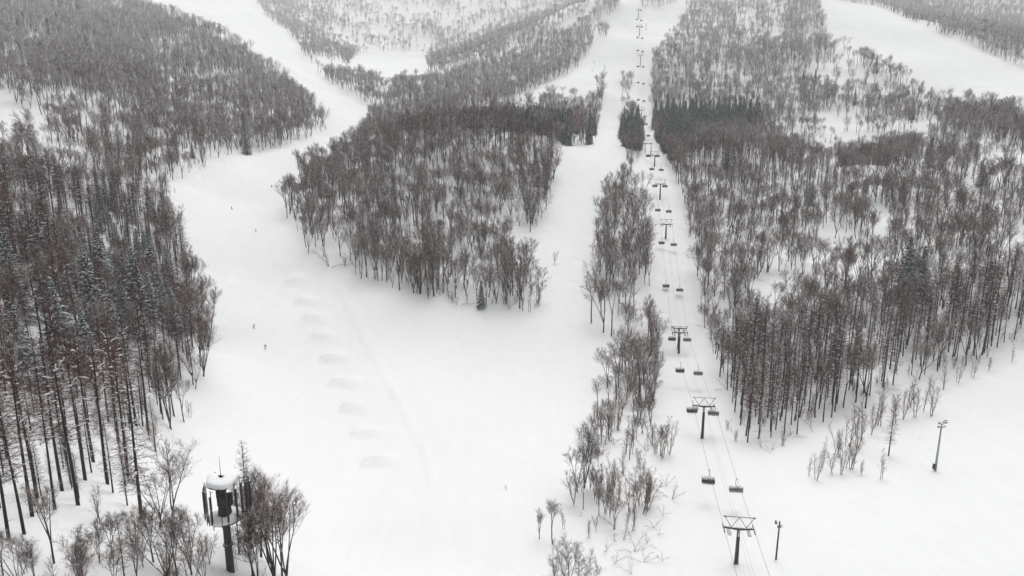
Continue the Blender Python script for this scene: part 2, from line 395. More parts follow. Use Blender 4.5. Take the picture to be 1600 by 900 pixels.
def hit(u, v):
    d = np.concatenate([np.arange(60, 600, 1.0), np.arange(600, 2200, 2.5)])
    t = (v - 450.0) / F
    X = d * (u - 800.0) / F; Y = d * (CP - t * SP); Z = CZ - d * (SP + t * CP)
    b = Z - ground_z(X, Y)
    k = np.argmax(b < 0)
    if b[k] >= 0:
        k = len(d) - 1
    return Vector((X[k], Y[k], float(ground_z(X[k], Y[k])[0])))

def px_per_m(p):
    return F / max(1.0, p[1] * CP - (p[2] - CZ) * SP)

# terrain park rollers, the groomer's windrow and old ski tracks are worked into the ground mesh
def add_bump(fn, c, r):
    m = (np.abs(GX - c[0]) < r) & (np.abs(GY - c[1]) < r)
    GZ[m] += fn(GX[m], GY[m])
rollers = [(448, 440), (464, 472), (475, 498), (488, 528), (502, 562), (516, 600), (532, 640), (548, 678), (568, 724)]
roll_pts = []
for (u, v) in rollers:
    a = hit(u, v); b = hit(u + 26 + (v - 440) * 0.07, v + 2)
    roll_pts.append((a, b))
for a, b in roll_pts:
    c = (a + b) / 2
    ex = Vector((b.x - a.x, b.y - a.y, 0)); L = ex.length; ex /= L
    ey = Vector((-ex.y, ex.x, 0))
    def fn(x, y, c=c, ex=ex, ey=ey, L=L):
        s = (x - c.x) * ex.x + (y - c.y) * ex.y
        w = (x - c.x) * ey.x + (y - c.y) * ey.y           # + away from the camera (uphill)
        prof = np.where(w > 0, np.exp(-(w / 3.6) ** 2), np.clip(1 + w / 1.9, 0, 1))
        side = 1 / (1 + np.exp(-(L / 2 - np.abs(s)) / 0.22))
        side_r = 1 / (1 + np.exp(-(L / 2 - s) / 1.4))
        return 2.1 * prof * np.where(s > 0, side_r, side)
    add_bump(fn, c, 16)

def polyline_bump(pts, h, w, step=False):
    P = [hit(*p) for p in pts]
    X = GX; Y = GY
    lo = min(p.x for p in P) - 8, min(p.y for p in P) - 8
    hi = max(p.x for p in P) + 8, max(p.y for p in P) + 8
    m = (X > lo[0]) & (X < hi[0]) & (Y > lo[1]) & (Y < hi[1])
    x = X[m]; y = Y[m]
    best = np.full(x.shape, 1e9); side = np.zeros(x.shape)
    for a, b in zip(P[:-1], P[1:]):
        dx, dy = b.x - a.x, b.y - a.y
        L2 = dx * dx + dy * dy
        t = np.clip(((x - a.x) * dx + (y - a.y) * dy) / L2, 0, 1)
        d = np.hypot(x - a.x - t * dx, y - a.y - t * dy)
        sg = np.sign((x - a.x) * dy - (y - a.y) * dx)
        up = d < best
        best = np.where(up, d, best); side = np.where(up, sg, side)
    r = fbm(x / 3, y / 3, 2) + 0.4
    if step:
        g = h * r * np.exp(-(best / (w * np.where(side > 0, 0.6, 3.0))) ** 2)
    else:
        g = h * r * np.exp(-(best / w) ** 2)
    GZ[m] += g
polyline_bump([(528, 452), (548, 490), (570, 535), (600, 590), (630, 645), (662, 705), (672, 760)], 0.7, 0.7, True)
polyline_bump([(682, 768), (705, 764), (728, 770), (760, 773), (798, 770)], -0.5, 0.7)
polyline_bump([(715, 872), (745, 870), (775, 880), (800, 893)], -0.5, 0.6)
polyline_bump([(722, 886), (748, 887), (778, 900)], -0.45, 0.6)
polyline_bump([(690, 790), (700, 830), (712, 860)], -0.35, 0.6)
polyline_bump([(1165, 765), (1180, 800), (1205, 850), (1215, 900)], -0.35, 0.5)
polyline_bump([(375, 560), (400, 600), (412, 640), (440, 700)], -0.25, 0.4)
polyline_bump([(365, 540), (372, 580), (398, 615)], -0.25, 0.4)
polyline_bump([(1150, 770), (1168, 812), (1192, 868)], -0.35, 0.5)
polyline_bump([(452, 700), (462, 760), (474, 820), (486, 900)], -0.2, 0.4)
polyline_bump([(640, 760), (655, 820), (665, 900)], -0.3, 0.5)

def tag(o, label=None, cat=None, group=None, kind=None):
    if label: o["label"] = label
    if cat: o["category"] = cat
    if group: o["group"] = group
    if kind: o["kind"] = kind
    return o

def np_mesh(name, V, Fq, mats, mi=None, smooth=False):
    """V (n,3), Fq list of int arrays (n,3) or (n,4)."""
    me = bpy.data.meshes.new(name)
    V = np.asarray(V, np.float32)
    me.vertices.add(len(V)); me.vertices.foreach_set("co", V.ravel())
    loops = []; starts = []; tot = 0
    for f in Fq:
        f = np.asarray(f, np.int32)
        if not len(f): continue
        loops.append(f.ravel()); starts.append(tot + np.arange(len(f)) * f.shape[1]); tot += f.size
    me.loops.add(tot); me.loops.foreach_set("vertex_index", np.concatenate(loops))
    st = np.concatenate(starts).astype(np.int32)
    me.polygons.add(len(st)); me.polygons.foreach_set("loop_start", st)
    if mi is not None: me.polygons.foreach_set("material_index", np.asarray(mi, np.int32))
    if smooth: me.polygons.foreach_set("use_smooth", np.ones(len(st), bool))
    for m in mats: me.materials.append(m)
    me.update(calc_edges=True)
    return me

idx = np.arange(NX * NY).reshape(NY, NX)
quads = np.stack([idx[:-1, :-1], idx[:-1, 1:], idx[1:, 1:], idx[1:, :-1]], -1).reshape(-1, 4)
me = np_mesh("snow_ground", np.stack([GX, GY, GZ], -1).reshape(-1, 3), [quads], [M['ground']], smooth=True)
at = me.attributes.new("wild", 'FLOAT', 'POINT'); at.data.foreach_set("value", wild.ravel().astype(np.float32))
ground = bpy.data.objects.new("snow_ground", me)
COL.objects.link(ground)
tag(ground, kind="structure")

zt = float(GZ.max()) + 60; zb = float(GZ.min()) - 1.0 - 2
x1 = float(halfw(YR[-1])) + 5; y0, y1 = -305.0, 2405.0
hv = [(-x1, y0, zb), (x1, y0, zb), (x1, y1, zb), (-x1, y1, zb), (-x1, y0, zt), (x1, y0, zt), (x1, y1, zt), (-x1, y1, zt)]
hm = bpy.data.meshes.new("haze")
hm.from_pydata(hv, [], [(0, 3, 2, 1), (4, 5, 6, 7), (0, 1, 5, 4), (1, 2, 6, 5), (2, 3, 7, 6), (3, 0, 4, 7)])
hz = bpy.data.objects.new("haze", hm); COL.objects.link(hz); tag(hz, kind="stuff", label="pale winter haze over the whole valley")
m = bpy.data.materials.new("haze"); m.use_nodes = True
n, l = m.node_tree.nodes, m.node_tree.links
n.remove(n["Principled BSDF"])
pvn = n.new("ShaderNodeVolumePrincipled")
pvn.inputs["Color"].default_value = (0.97, 0.985, 1.0, 1)
pvn.inputs["Density"].default_value = HAZE_DENSITY
l.new(pvn.outputs[0], n["Material Output"].inputs["Volume"])
hm.materials.append(m)
# ------------------------------------------------------------------ mesh builders
class Tubes:
    """Collects tapered tubes, cones and flat pieces and turns them into one mesh."""
    def __init__(s):
        s.v = []; s.t = []; s.q = []; s.tm = []; s.qm = []; s.n = 0
    def tube(s, pts, rad, sides=5, mi=0, cap=False):
        pts = np.asarray(pts, float); k = len(pts)
        rad = np.broadcast_to(np.asarray(rad, float), (k,))
        d = np.gradient(pts, axis=0)
        d /= np.linalg.norm(d, axis=1)[:, None] + 1e-9
        ref = np.array([0, 0, 1.0]) if abs(d[0][2]) < 0.9 else np.array([1.0, 0, 0])
        a = np.cross(d, ref); a /= np.linalg.norm(a, axis=1)[:, None] + 1e-9
        b = np.cross(d, a)
        ang = np.arange(sides) * 2 * math.pi / sides + 0.3
        ring = pts[:, None] + rad[:, None, None] * (np.cos(ang)[None, :, None] * a[:, None] + np.sin(ang)[None, :, None] * b[:, None])
        s.v.append(ring.reshape(-1, 3))
        base = s.n + np.arange(k)[:, None] * sides + np.arange(sides)[None]
        nx = np.roll(base, -1, axis=1)
        q = np.stack([base[:-1], nx[:-1], nx[1:], base[1:]], -1).reshape(-1, 4)
        s.q.append(q); s.qm.append(np.full(len(q), mi)); s.n += k * sides
        if cap:
            for r, pt in ((0, pts[0]), (k - 1, pts[-1])):
                s.v.append(pt[None]); c = s.n; s.n += 1
                rr = base[r]; n2 = np.roll(rr, -1)
                t = np.stack([rr, n2, np.full(sides, c)], -1)
                s.t.append(t if r else t[:, ::-1]); s.tm.append(np.full(sides, mi))
    def cones(s, P, Q, r, mi=0):
        """Many three-sided twigs at once, from P (thick) to Q (a point)."""
        P = np.asarray(P, float); Q = np.asarray(Q, float); n = len(P)
        if not n: return
        d = Q - P; d /= np.linalg.norm(d, axis=1)[:, None] + 1e-9
        a = np.cross(d, np.array([0.3, 0.2, 1.0])); a /= np.linalg.norm(a, axis=1)[:, None] + 1e-9
        b = np.cross(d, a); r = np.broadcast_to(np.asarray(r, float), (n,))[:, None]
        ring = [P + r * (math.cos(x) * a + math.sin(x) * b) for x in (0.2, 2.29, 4.39)]
        V = np.stack(ring + [Q], 1).reshape(-1, 3)
        o = s.n + np.arange(n) * 4
        for i, j in ((0, 1), (1, 2), (2, 0)):
            s.t.append(np.stack([o + i, o + j, o + 3], -1)); s.tm.append(np.full(n, mi))
        s.v.append(V); s.n += 4 * n
    def box(s, c, size, mi=0, rot=None):
        x, y, z = [k / 2 for k in size]
        V = np.array([(i, j, k) for k in (-z, z) for j in (-y, y) for i in (-x, x)], float)
        if rot is not None: V = V @ np.array(rot.to_3x3() if hasattr(rot, 'to_3x3') else rot).T
        s.v.append(V + np.array(c, float)); o = s.n
        q = np.array([(0, 2, 3, 1), (4, 5, 7, 6), (0, 1, 5, 4), (2, 6, 7, 3), (0, 4, 6, 2), (1, 3, 7, 5)]) + o
        s.q.append(q); s.qm.append(np.full(6, mi)); s.n += 8
    def tris(s, V, mi=0):
        V = np.asarray(V, float).reshape(-1, 3); k = len(V) // 3
        s.v.append(V); s.t.append((s.n + np.arange(len(V))).reshape(-1, 3)); s.tm.append(np.full(k, mi)); s.n += len(V)
    def mesh(s, name, mats, smooth=False):
        V = np.concatenate(s.v)
        F_ = []; mi = []
        if s.q: F_.append(np.concatenate(s.q)); mi.append(np.concatenate(s.qm))
        if s.t: F_.append(np.concatenate(s.t)); mi.append(np.concatenate(s.tm))
        return np_mesh(name, V, F_, mats, np.concatenate(mi), smooth)
    def obj(s, name, mats, parent=None, smooth=False):
        if not isinstance(mats, (list, tuple)): mats = [mats]
        o = bpy.data.objects.new(name, s.mesh(name, mats, smooth)); COL.objects.link(o)
        if parent: o.parent = parent
        return o

def empty(name, loc, rz=0.0):
    o = bpy.data.objects.new(name, None); COL.objects.link(o)
    o.location = loc; o.rotation_euler = (0, 0, rz); o.empty_display_size = 0.5
    return o

def rot_about(v, axis, a):
    return v * math.cos(a) + np.cross(axis, v) * math.sin(a) + axis * np.dot(axis, v) * (1 - math.cos(a))
def unit(v):
    return v / (np.linalg.norm(v) + 1e-9)
def side_dir(d, ang, az):
    a = unit(np.cross(d, [0.21, 0.13, 1.0] if abs(d[2]) < 0.95 else [1.0, 0.1, 0.0]))
    a = rot_about(a, d, az)
    return unit(d * math.cos(ang) + a * math.sin(ang))
def path(rg, p, d, L, n, wander, up):
    pts = [np.array(p, float)]; d = np.array(d, float)
    for _ in range(n):
        d = unit(d + rg.normal(0, wander, 3) + np.array([0, 0, up]))
        pts.append(pts[-1] + d * L / n)
    return np.array(pts)
def along(pts, f):
    k = f * (len(pts) - 1); i = min(int(k), len(pts) - 2); q = k - i
    return pts[i] * (1 - q) + pts[i + 1] * q, unit(pts[i + 1] - pts[i])

def broadleaf(seed, Ht=16.0, stems=4, fork=0.22, spread=0.36, nb=11, nsub=7, ntw=10, twr=0.0125, cb=0.36):
    """Bare birch or beech: stems rising from a low fork, ascending branches, a haze of fine twigs."""
    rg = np.random.default_rng(seed)
    T = Tubes(); C = Tubes()
    P = []; Q = []; RR = []
    r0 = 0.0125 * Ht
    tr = path(rg, (0, 0, -0.6), (rg.normal(0, .05), rg.normal(0, .05), 1), Ht * fork + 0.6, 4, 0.04, 0.05)
    T.tube(tr, np.linspace(r0 * 1.15, r0 * 0.85, len(tr)), 6)
    az0 = rg.random() * 6.28
    for s_ in range(stems):
        az = az0 + s_ * 6.28 / stems + rg.normal(0, .3)
        sp = spread * rg.uniform(0.35, 1.1)
        d = np.array([math.cos(az) * math.sin(sp), math.sin(az) * math.sin(sp), math.cos(sp)])
        f0 = rg.uniform(0.6, 1.0) if s_ else 1.0
        p0, _ = along(tr, f0)
        L = (Ht - p0[2]) * rg.uniform(0.82, 1.03)
        st = path(rg, p0, d, L, 7, 0.06, 0.045)
        T.tube(st, np.linspace(r0 * 0.62, 0.022, len(st)), 5)
        for b in range(nb):
            f = cb + (0.985 - cb) * (b + rg.random()) / nb
            p, dd = along(st, f)
            bl = Ht * 0.25 * (1.25 - f) * rg.uniform(0.7, 1.25) + 0.7
            bd = side_dir(dd, rg.uniform(0.5, 0.95), rg.random() * 6.28)
            bp = path(rg, p, bd, bl, 4, 0.10, 0.11)
            C.tube(bp, np.linspace(0.045 * (1.3 - f) + 0.012, 0.012, len(bp)), 4)
            for k_ in range(nsub):
                f2 = 0.2 + 0.8 * (k_ + rg.random()) / nsub
                p2, d2 = along(bp, min(f2, .999))
                sl_ = bl * 0.42 * rg.uniform(0.6, 1.2)
                sd_ = side_dir(d2, rg.uniform(0.45, 0.9), rg.random() * 6.28)
                sd_ = unit(sd_ + np.array([0, 0, 0.22]))
                e2 = p2 + sd_ * sl_
                P.append(p2); Q.append(e2); RR.append(twr * 1.25)
                n3 = ntw
                ff = rg.random((n3, 1)) * 0.9 + 0.1
                ps = p2 + (e2 - p2) * ff
                ax = rg.normal(0, 1, (n3, 3)); ax -= (ax @ sd_)[:, None] * sd_; ax /= np.linalg.norm(ax, axis=1)[:, None]
                an = rg.uniform(0.4, 0.85, (n3, 1))
                dv = sd_ * np.cos(an) + ax * np.sin(an) + np.array([0, 0, 0.2])
                dv /= np.linalg.norm(dv, axis=1)[:, None]
                qs = ps + dv * rg.uniform(0.45, 1.05, (n3, 1)) * Ht / 15
                P.extend(ps); Q.extend(qs); RR.extend([twr] * n3)
        # top of the stem
        p, dd = st[-1], unit(st[-1] - st[-2])
        for _ in range(14):
            q, d2 = along(st, rg.uniform(0.75, 1.0) * .999)
            d3 = side_dir(d2, rg.uniform(0.2, 0.6), rg.random() * 6.28)
            P.append(q); Q.append(q + d3 * rg.uniform(0.5, 1.4)); RR.append(twr)
    C.cones(P, Q, RR)
    return T.mesh("trunk", [M['birch_bark']]), C.mesh("crown", [M['birch_twig']])

def larch(seed, Ht=25.0, low=0.40, maxr=3.9, step=0.42, ntw=22, snowy=0.22, twr=0.019):
    """Bare larch: one straight dark stem, level whorls hung with short red-brown twigs."""
    rg = np.random.default_rng(seed)
    T = Tubes(); C = Tubes()
    r0 = 0.0105 * Ht
    lean = rg.normal(0, 0.012, 2)
    zz = np.linspace(-0.8, Ht, 10)
    tr = np.stack([lean[0] * zz + 0.05 * np.sin(zz / 5 + seed), lean[1] * zz + 0.05 * np.cos(zz / 4 + seed), zz], -1)
    T.tube(tr, np.linspace(r0, 0.03, 10) ** 0.95 + 0.005, 7)
    P = []; Q = []; RR = []
    def at_h(h): return np.array([np.interp(h, zz, tr[:, 0]), np.interp(h, zz, tr[:, 1]), h])
    for h in np.arange(Ht * 0.12, Ht * low, 0.8):          # dead stubs on the bare part
        if rg.random() < 0.55:
            a = rg.random() * 6.28; L = rg.uniform(0.5, 1.9)
            d = np.array([math.cos(a), math.sin(a), rg.uniform(-0.35, 0.1)])
            p = at_h(h); P.append(p); Q.append(p + unit(d) * L); RR.append(0.028)
            if rg.random() < snowy:
                C.tube(path(rg, p + [0, 0, .05], d, L * .7, 2, .05, 0), [.05, .07, .02], 4, 1)
    h = Ht * low
    while h < Ht - 0.3:
        f = (h - Ht * low) / (Ht * (1 - low))
        L0 = maxr * min(1.0, 0.55 + f * 2.2) * (1 - f) ** 0.62 + 0.35
        nbr = 4 if f < .8 else 3
        a0 = rg.random() * 6.28
        for b in range(nbr):
            a = a0 + b * 6.28 / nbr + rg.normal(0, 0.35)
            L = L0 * rg.uniform(0.6, 1.2)
            el = -0.05 + 0.5 * f + rg.normal(0, 0.1)
            d = np.array([math.cos(a) * math.cos(el), math.sin(a) * math.cos(el), math.sin(el)])
            bp = path(rg, at_h(h), d, L, 3, 0.06, 0.03)
            C.tube(bp, np.linspace(0.036, 0.010, 4), 3)
            n3 = int(ntw * L / maxr) + 4
            for _ in range(n3):
                p, dd = along(bp, rg.uniform(0.12, 0.999))
                sd_ = side_dir(dd, rg.uniform(0.6, 1.2), rg.random() * 6.28)
                sd_ = unit(sd_ + np.array([0, 0, -0.25]))
                P.append(p); Q.append(p + sd_ * rg.uniform(0.3, 0.85)); RR.append(twr)
            if rg.random() < snowy and f < 0.75:
                k0 = rg.uniform(0.05, 0.4)
                a_, _ = along(bp, k0); b_, _ = along(bp, k0 + rg.uniform(0.25, 0.5))
                mid = (a_ + b_) / 2
                rs = rg.uniform(0.07, 0.17)
                C.tube([a_ + [0, 0, rs * .5], mid + [0, 0, rs * .8], b_ + [0, 0, rs * .3]], [rs * .5, rs, rs * .3], 5, 1)
        h += step * rg.uniform(0.75, 1.25)
    C.cones(P, Q, RR)
    return T.mesh("trunk", [M['larch_bark']]), C.mesh("crown", [M['larch_twig'], M['snow']])

def spruce(seed, Ht=17.0, maxr=3.9, snowy=0.5):
    """Evergreen with drooping needle boughs, each loaded with a strip of snow."""
    rg = np.random.default_rng(seed)
    T = Tubes(); C = Tubes()
    T.tube([(0, 0, -0.6), (0, 0, Ht * .5), (0, 0, Ht)], [0.011 * Ht, 0.006 * Ht, 0.02], 7)
    h = Ht * 0.07
    while h < Ht - 0.15:
        f = h / Ht
        L0 = maxr * (1 - f) ** 0.85 + 0.15
        nb_ = max(4, int(9 * (1 - f * 0.55)))
        a0 = rg.random() * 6.28
        for b in range(nb_):
            a = a0 + b * 6.28 / nb_ + rg.normal(0, 0.2)
            L = L0 * rg.uniform(0.72, 1.15)
            el = 0.15 - 0.5 * (1 - f) + rg.normal(0, 0.08)
            d = np.array([math.cos(a) * math.cos(el), math.sin(a) * math.cos(el), math.sin(el)])
            s_ = np.array([-math.sin(a), math.cos(a), 0.0])
            up = np.cross(d, s_); up = up if up[2] > 0 else -up
            p = np.array([0, 0, h + rg.normal(0, .06)])
            nseg = max(4, int(L / 0.28))
            tri = []
            for k_ in range(nseg):
                g0 = (k_ + 0.2) / nseg
                c = p + d * L * g0 - np.array([0, 0, 0.10 * L * g0 * g0])
                w = (0.24 * L * math.sin(math.pi * min(1, 0.25 + g0 * 0.85)) + 0.14) * rg.uniform(0.75, 1.25)
                for sg in (-1, 1):
                    tip = c + s_ * sg * w + d * w * 0.75 - up * w * rg.uniform(0.15, 0.5)
                    root1 = c - d * 0.13; root2 = c + d * 0.16
                    tri += [root1, root2, tip] if sg < 0 else [root2, root1, tip]
                    # hanging sprays under the bough
                    tip2 = c + s_ * sg * w * 0.45 - np.array([0, 0, rg.uniform(0.25, 0.55)])
                    tri += [c - d * 0.2, c + d * 0.2, tip2]
            tipc = p + d * L * 1.04 - np.array([0, 0, .1 * L])
            c = p + d * L * .8 - np.array([0, 0, .07 * L])
            tri += [c - s_ * .12, c + s_ * .12, tipc]
            C.tris(tri, 0)
            if rg.random() < snowy + .15 and L > 0.5:
                g0 = rg.uniform(0.15, 0.5); g1 = min(0.98, g0 + rg.uniform(0.25, 0.5))
                pts = [p + d * L * g - np.array([0, 0, 0.10 * L * g * g]) + np.array([0, 0, 0.06]) for g in np.linspace(g0, g1, 4)]
                w = rg.uniform(0.09, 0.22)
                C.tube(pts, [w * .4, w, w * .9, w * .3], 5, 1)
        h += max(0.3, 0.62 * (1 - f * .45)) * rg.uniform(.85, 1.15) * Ht / 17
    return T.mesh("trunk", [M['larch_bark']]), C.mesh("crown", [M['needle'], M['snow']])

def sapling(seed, Ht=6.0, stems=3, lean=0.15, nb=16, ntw=12, droop=0.0):
    """Slim young tree or shrub of a few thin stems."""
    rg = np.random.default_rng(seed)
    T = Tubes(); C = Tubes(); P = []; Q = []; RR = []
    for s_ in range(stems):
        az = rg.random() * 6.28; sp = lean * rg.uniform(0.3, 1.4)
        d = np.array([math.cos(az) * math.sin(sp), math.sin(az) * math.sin(sp), math.cos(sp)])
        st = path(rg, (rg.normal(0, .25) * (stems > 1), rg.normal(0, .25) * (stems > 1), -0.4), d, Ht * rg.uniform(0.7, 1.05) + 0.4, 6, 0.07, 0.03 - droop)
        T.tube(st, np.linspace(0.0085 * Ht + 0.008, 0.012, 7), 5)
        for b in range(nb):
            f = 0.22 + 0.77 * (b + rg.random()) / nb
            p, dd = along(st, min(f, .999))
            bd = side_dir(dd, rg.uniform(0.4, 0.8), rg.random() * 6.28)
            bl = Ht * 0.20 * (1.2 - f) * rg.uniform(.7, 1.3) + 0.25
            e = p + unit(bd + np.array([0, 0, .15 - droop])) * bl
            P.append(p); Q.append(e); RR.append(0.015)
            for _ in range(ntw):
                q = p + (e - p) * rg.uniform(.15, 1)
                d3 = side_dir(unit(e - p), rg.uniform(.4, .9), rg.random() * 6.28)
                P.append(q); Q.append(q + unit(d3 + np.array([0, 0, .2 - 2 * droop])) * rg.uniform(.25, .65) * Ht / 6); RR.append(0.0095)
    C.cones(P, Q, RR)
    return T.mesh("trunk", [M['shrub']]), C.mesh("crown", [M['shrub']])

NARROW = 6
BROAD = [broadleaf(1, cb=.48, spread=.34, Ht=17), broadleaf(2, stems=5, fork=0.12, spread=0.36, cb=.52, nb=10), broadleaf(3, stems=3, fork=0.42, spread=0.30, nb=12, cb=.45, Ht=18),
         broadleaf(4, stems=2, fork=0.5, spread=0.22, nb=14, cb=.42, Ht=18), broadleaf(5, stems=4, fork=0.3, spread=0.40, cb=.5), broadleaf(6, stems=6, fork=0.06, spread=0.34, nb=8),
         broadleaf(7, stems=3, fork=0.25, spread=0.14, nb=16, nsub=9, ntw=9, twr=.012), broadleaf(8, stems=5, fork=0.08, spread=0.2, nb=13, nsub=9, ntw=9, twr=.012),
         broadleaf(9, stems=5, fork=0.2, spread=0.52, cb=.45, nb=9), broadleaf(10, stems=3, fork=0.34, spread=0.46, cb=.4, nb=11), broadleaf(11, stems=4, fork=0.1, spread=0.48, cb=.55, nb=8, Ht=14)]
LARCHES = [larch(21), larch(22, low=0.5, maxr=3.2), larch(23, low=0.36, maxr=4.2), larch(24, low=0.55, maxr=3.0), larch(25, low=0.22, maxr=3.4, step=0.6, snowy=.3)]
SPRUCES = [spruce(31, snowy=.12), spruce(32, maxr=3.5, snowy=.45), spruce(33, maxr=4.4, snowy=.2), spruce(34, maxr=4.8, snowy=.95)]
SAPS = [sapling(41), sapling(42, stems=2, lean=.06, nb=24), sapling(43, stems=6, lean=.28, nb=12), sapling(44, stems=2, lean=.12, nb=16), sapling(45, stems=4, lean=.7, nb=10, droop=.10)]
NAMES = {'broad': 'bare_broadleaf_tree', 'larch': 'larch_tree', 'spruce': 'evergreen_tree', 'sap': 'young_tree'}
CATS = {'broad': 'tree', 'larch': 'larch', 'spruce': 'evergreen tree', 'sap': 'young tree'}
SETS = {'broad': BROAD, 'larch': LARCHES, 'spruce': SPRUCES, 'sap': SAPS}
NAT_H = {'broad': 16.0, 'larch': 25.0, 'spruce': 17.0, 'sap': 6.0}

def place_tree(kind, variant, loc, rz, sc, label, group, tilt=(0, 0), name=None, cat=None):
    e = empty(name or NAMES[kind], loc, rz)
    e.rotation_euler = (tilt[0], tilt[1], rz)
    e.scale = (sc * 1.0, sc * 1.0, sc)
    tm, cm = SETS[kind][variant]
    for nm, me_ in (("trunk", tm), ("crown", cm)):
        o = bpy.data.objects.new(nm, me_); COL.objects.link(o); o.parent = e
    tag(e, label, cat or CATS[kind], group)
    return e

# ------------------------------------------------------------------ scatter the stands over the ground
rg = np.random.default_rng(5)
def scatter():
    pts = []
    for (ya, yb, sp_) in ((60, 330, 4.4), (330, 620, 4.8), (620, 1000, 5.8), (1000, 1500, 6.2), (1500, 2000, 7.5)):
        ys = np.arange(ya, yb, sp_)
        hw = 0.95 * yb + 60
        xs = np.arange(-hw, hw, sp_)
        X, Y = np.meshgrid(xs, ys)
        X = X + rg.uniform(-.48, .48, X.shape) * sp_; Y = Y + rg.uniform(-.48, .48, Y.shape) * sp_
        X = X.ravel(); Y = Y.ravel()
        m = np.abs(X) < 0.86 * Y + 30
        pts.append(np.stack([X[m], Y[m]], 1))
    return np.concatenate(pts)
P2 = scatter()
PZ = ground_z(P2[:, 0], P2[:, 1])
U, V_, D = project(P2[:, 0], P2[:, 1], PZ)
dens = forest_density(U, V_)
clump = fbm(P2[:, 0] / 22 + 50, P2[:, 1] / 22, 3)
dens = dens * np.clip(0.35 + (clump - 0.30) * 3.0, 0.15, 1.0)
# the far slopes and the hillside above the park are thinner
far_thin = in_poly(U, V_, REG['far_hill'])
dens = np.where(far_thin, dens * np.clip(0.15 + (fbm(P2[:, 0] / 45, P2[:, 1] / 60 + 7, 3) - .34) * 4.2, 0.20, 1.0), dens)
near_left = in_poly(U, V_, REG['left_stand'])
dens = np.where(near_left & (V_ > 600), dens * 0.60, np.where(near_left, np.maximum(dens, .55) * (dens > .02), dens))
dens = np.where(in_poly(U, V_, LARCH[1]), np.maximum(dens, .72) * (dens > .02), dens)
gulf = in_poly(U, V_, REG['right_slope']) & (V_ < 480)
dens = np.where(gulf, dens * np.clip((fbm(P2[:, 0] / 38 + 21, P2[:, 1] / 60 + 4, 2) - .36) * 7, np.clip(.95 - (U - 1240) / 90, .3, .95) * np.where(V_ < 170, .8, 1), 1.15), dens)
lz_ = np.zeros(len(P2), bool)
for p in LARCH: lz_ |= in_poly(U, V_, p)
dens = np.where(lz_, dens, dens * np.where(D > 700, .80, np.where(in_poly(U, V_, REG['knoll']), .74, .62)))
for p in EVERGREEN: dens = np.where(in_poly(U, V_, p), 0.8, dens)
for p in DENSE: dens = np.where(in_poly(U, V_, p), np.maximum(dens, .95), dens)
keep = rg.random(len(P2)) < dens
# young growth and brush between the bigger trees
nb_u = 26000
uy = rg.uniform(0, 1, nb_u) ** 0.75 * 640 + 60
ux = rg.uniform(-1, 1, nb_u) * (0.86 * uy + 30)
uz = ground_z(ux, uy)
uU, uV, uD = project(ux, uy, uz)
ud = forest_density(uU, uV) * np.clip((fbm(ux / 12 + 3, uy / 12, 3) - .40) * 4, 0, 1) * 0.55
uk = rg.random(nb_u) < ud
young = np.concatenate([np.zeros(len(P2), bool), np.ones(nb_u, bool)])
keep = np.concatenate([keep, uk])
P2 = np.concatenate([P2, np.stack([ux, uy], 1)]); PZ = np.concatenate([PZ, uz])
U = np.concatenate([U, uU]); V_ = np.concatenate([V_, uV]); D = np.concatenate([D, uD])
clump = np.concatenate([clump, np.zeros(nb_u)])
single_zone = in_poly(U, V_, REG['left_stand']) & (V_ > 690) & (rg.random(len(P2)) < 0.9)
keep &= ~single_zone
# line of sight: leave out what hills hide even from a step to the side
P2 = P2[keep]; PZ = PZ[keep]; U = U[keep]; V_ = V_[keep]; D = D[keep]; clump = clump[keep]; young = young[keep]
vis = np.ones(len(P2), bool)
for s_ in np.linspace(0.06, 0.97, 70):
    sx_, sy_ = P2[:, 0] * s_, P2[:, 1] * s_
    lz = CZ + (PZ + 26 - CZ) * s_
    vis &= ~(ground_z(sx_, sy_) > lz + 2)
vis &= (U > -330) & (U < 1930) & (V_ < 1120) & (V_ > -200)
P2 = P2[vis]; PZ = PZ[vis]; U = U[vis]; V_ = V_[vis]; D = D[vis]; clump = clump[vis]; young = young[vis]
n_ = len(P2)
def in_any(polys):
    r = np.zeros(n_, bool)
    for p in polys: r |= in_poly(U, V_, p)
    return r
lar = in_any(LARCH); eve = in_any(EVERGREEN)
rnd_ = rg.random(n_)
kind = np.full(n_, 'broad', dtype='<U6')
kind[lar & (rnd_ < np.where(U < 500, .76, .88))] = 'larch'
kind[lar & (rnd_ > 0.955) & (U < 500)] = 'spruce'
kind[eve & (rnd_ < 0.93)] = 'spruce'
sprinkle = (rnd_ > 0.985) & (D < 800) & (D > 430)
kind[sprinkle & (kind == 'broad')] = 'spruce'
dark_left = in_poly(U, V_, [(60, 400), (250, 380), (280, 440), (270, 540), (60, 560), (0, 480)])
kind[dark_left & (rnd_ < 0.34)] = 'spruce'
kind[(kind == 'broad') & (rg.random(n_) < 0.06) & (D < 500)] = 'sap'
kind[young] = 'sap'
scl = rg.normal(1.0, 0.19, n_).clip(.5, 1.4)
scl = np.where(kind == 'broad', scl * np.where(D > 900, .85, .94), scl)
scl = np.where((kind == 'larch') & (D > 350), scl * 0.72, scl)
scl = np.where((kind == 'larch') & (U > 1000) & (D < 350), scl * rg.uniform(.68, .92, n_), scl)
scl = np.where((kind == 'larch') & (U < 500) & (D < 350), scl * rg.uniform(.60, .92, n_), scl)
scl = np.where(kind == 'sap', scl * .75, scl)
scl = np.where(kind == 'spruce', scl * np.where(D > 500, .95, .85), scl)
scl = np.where((D < 330) & (U > 850) & (U < 1060), scl * 0.9, scl)
nvar = np.array([len(SETS[k]) for k in kind])
var = (rg.random(n_) * nvar).astype(int)
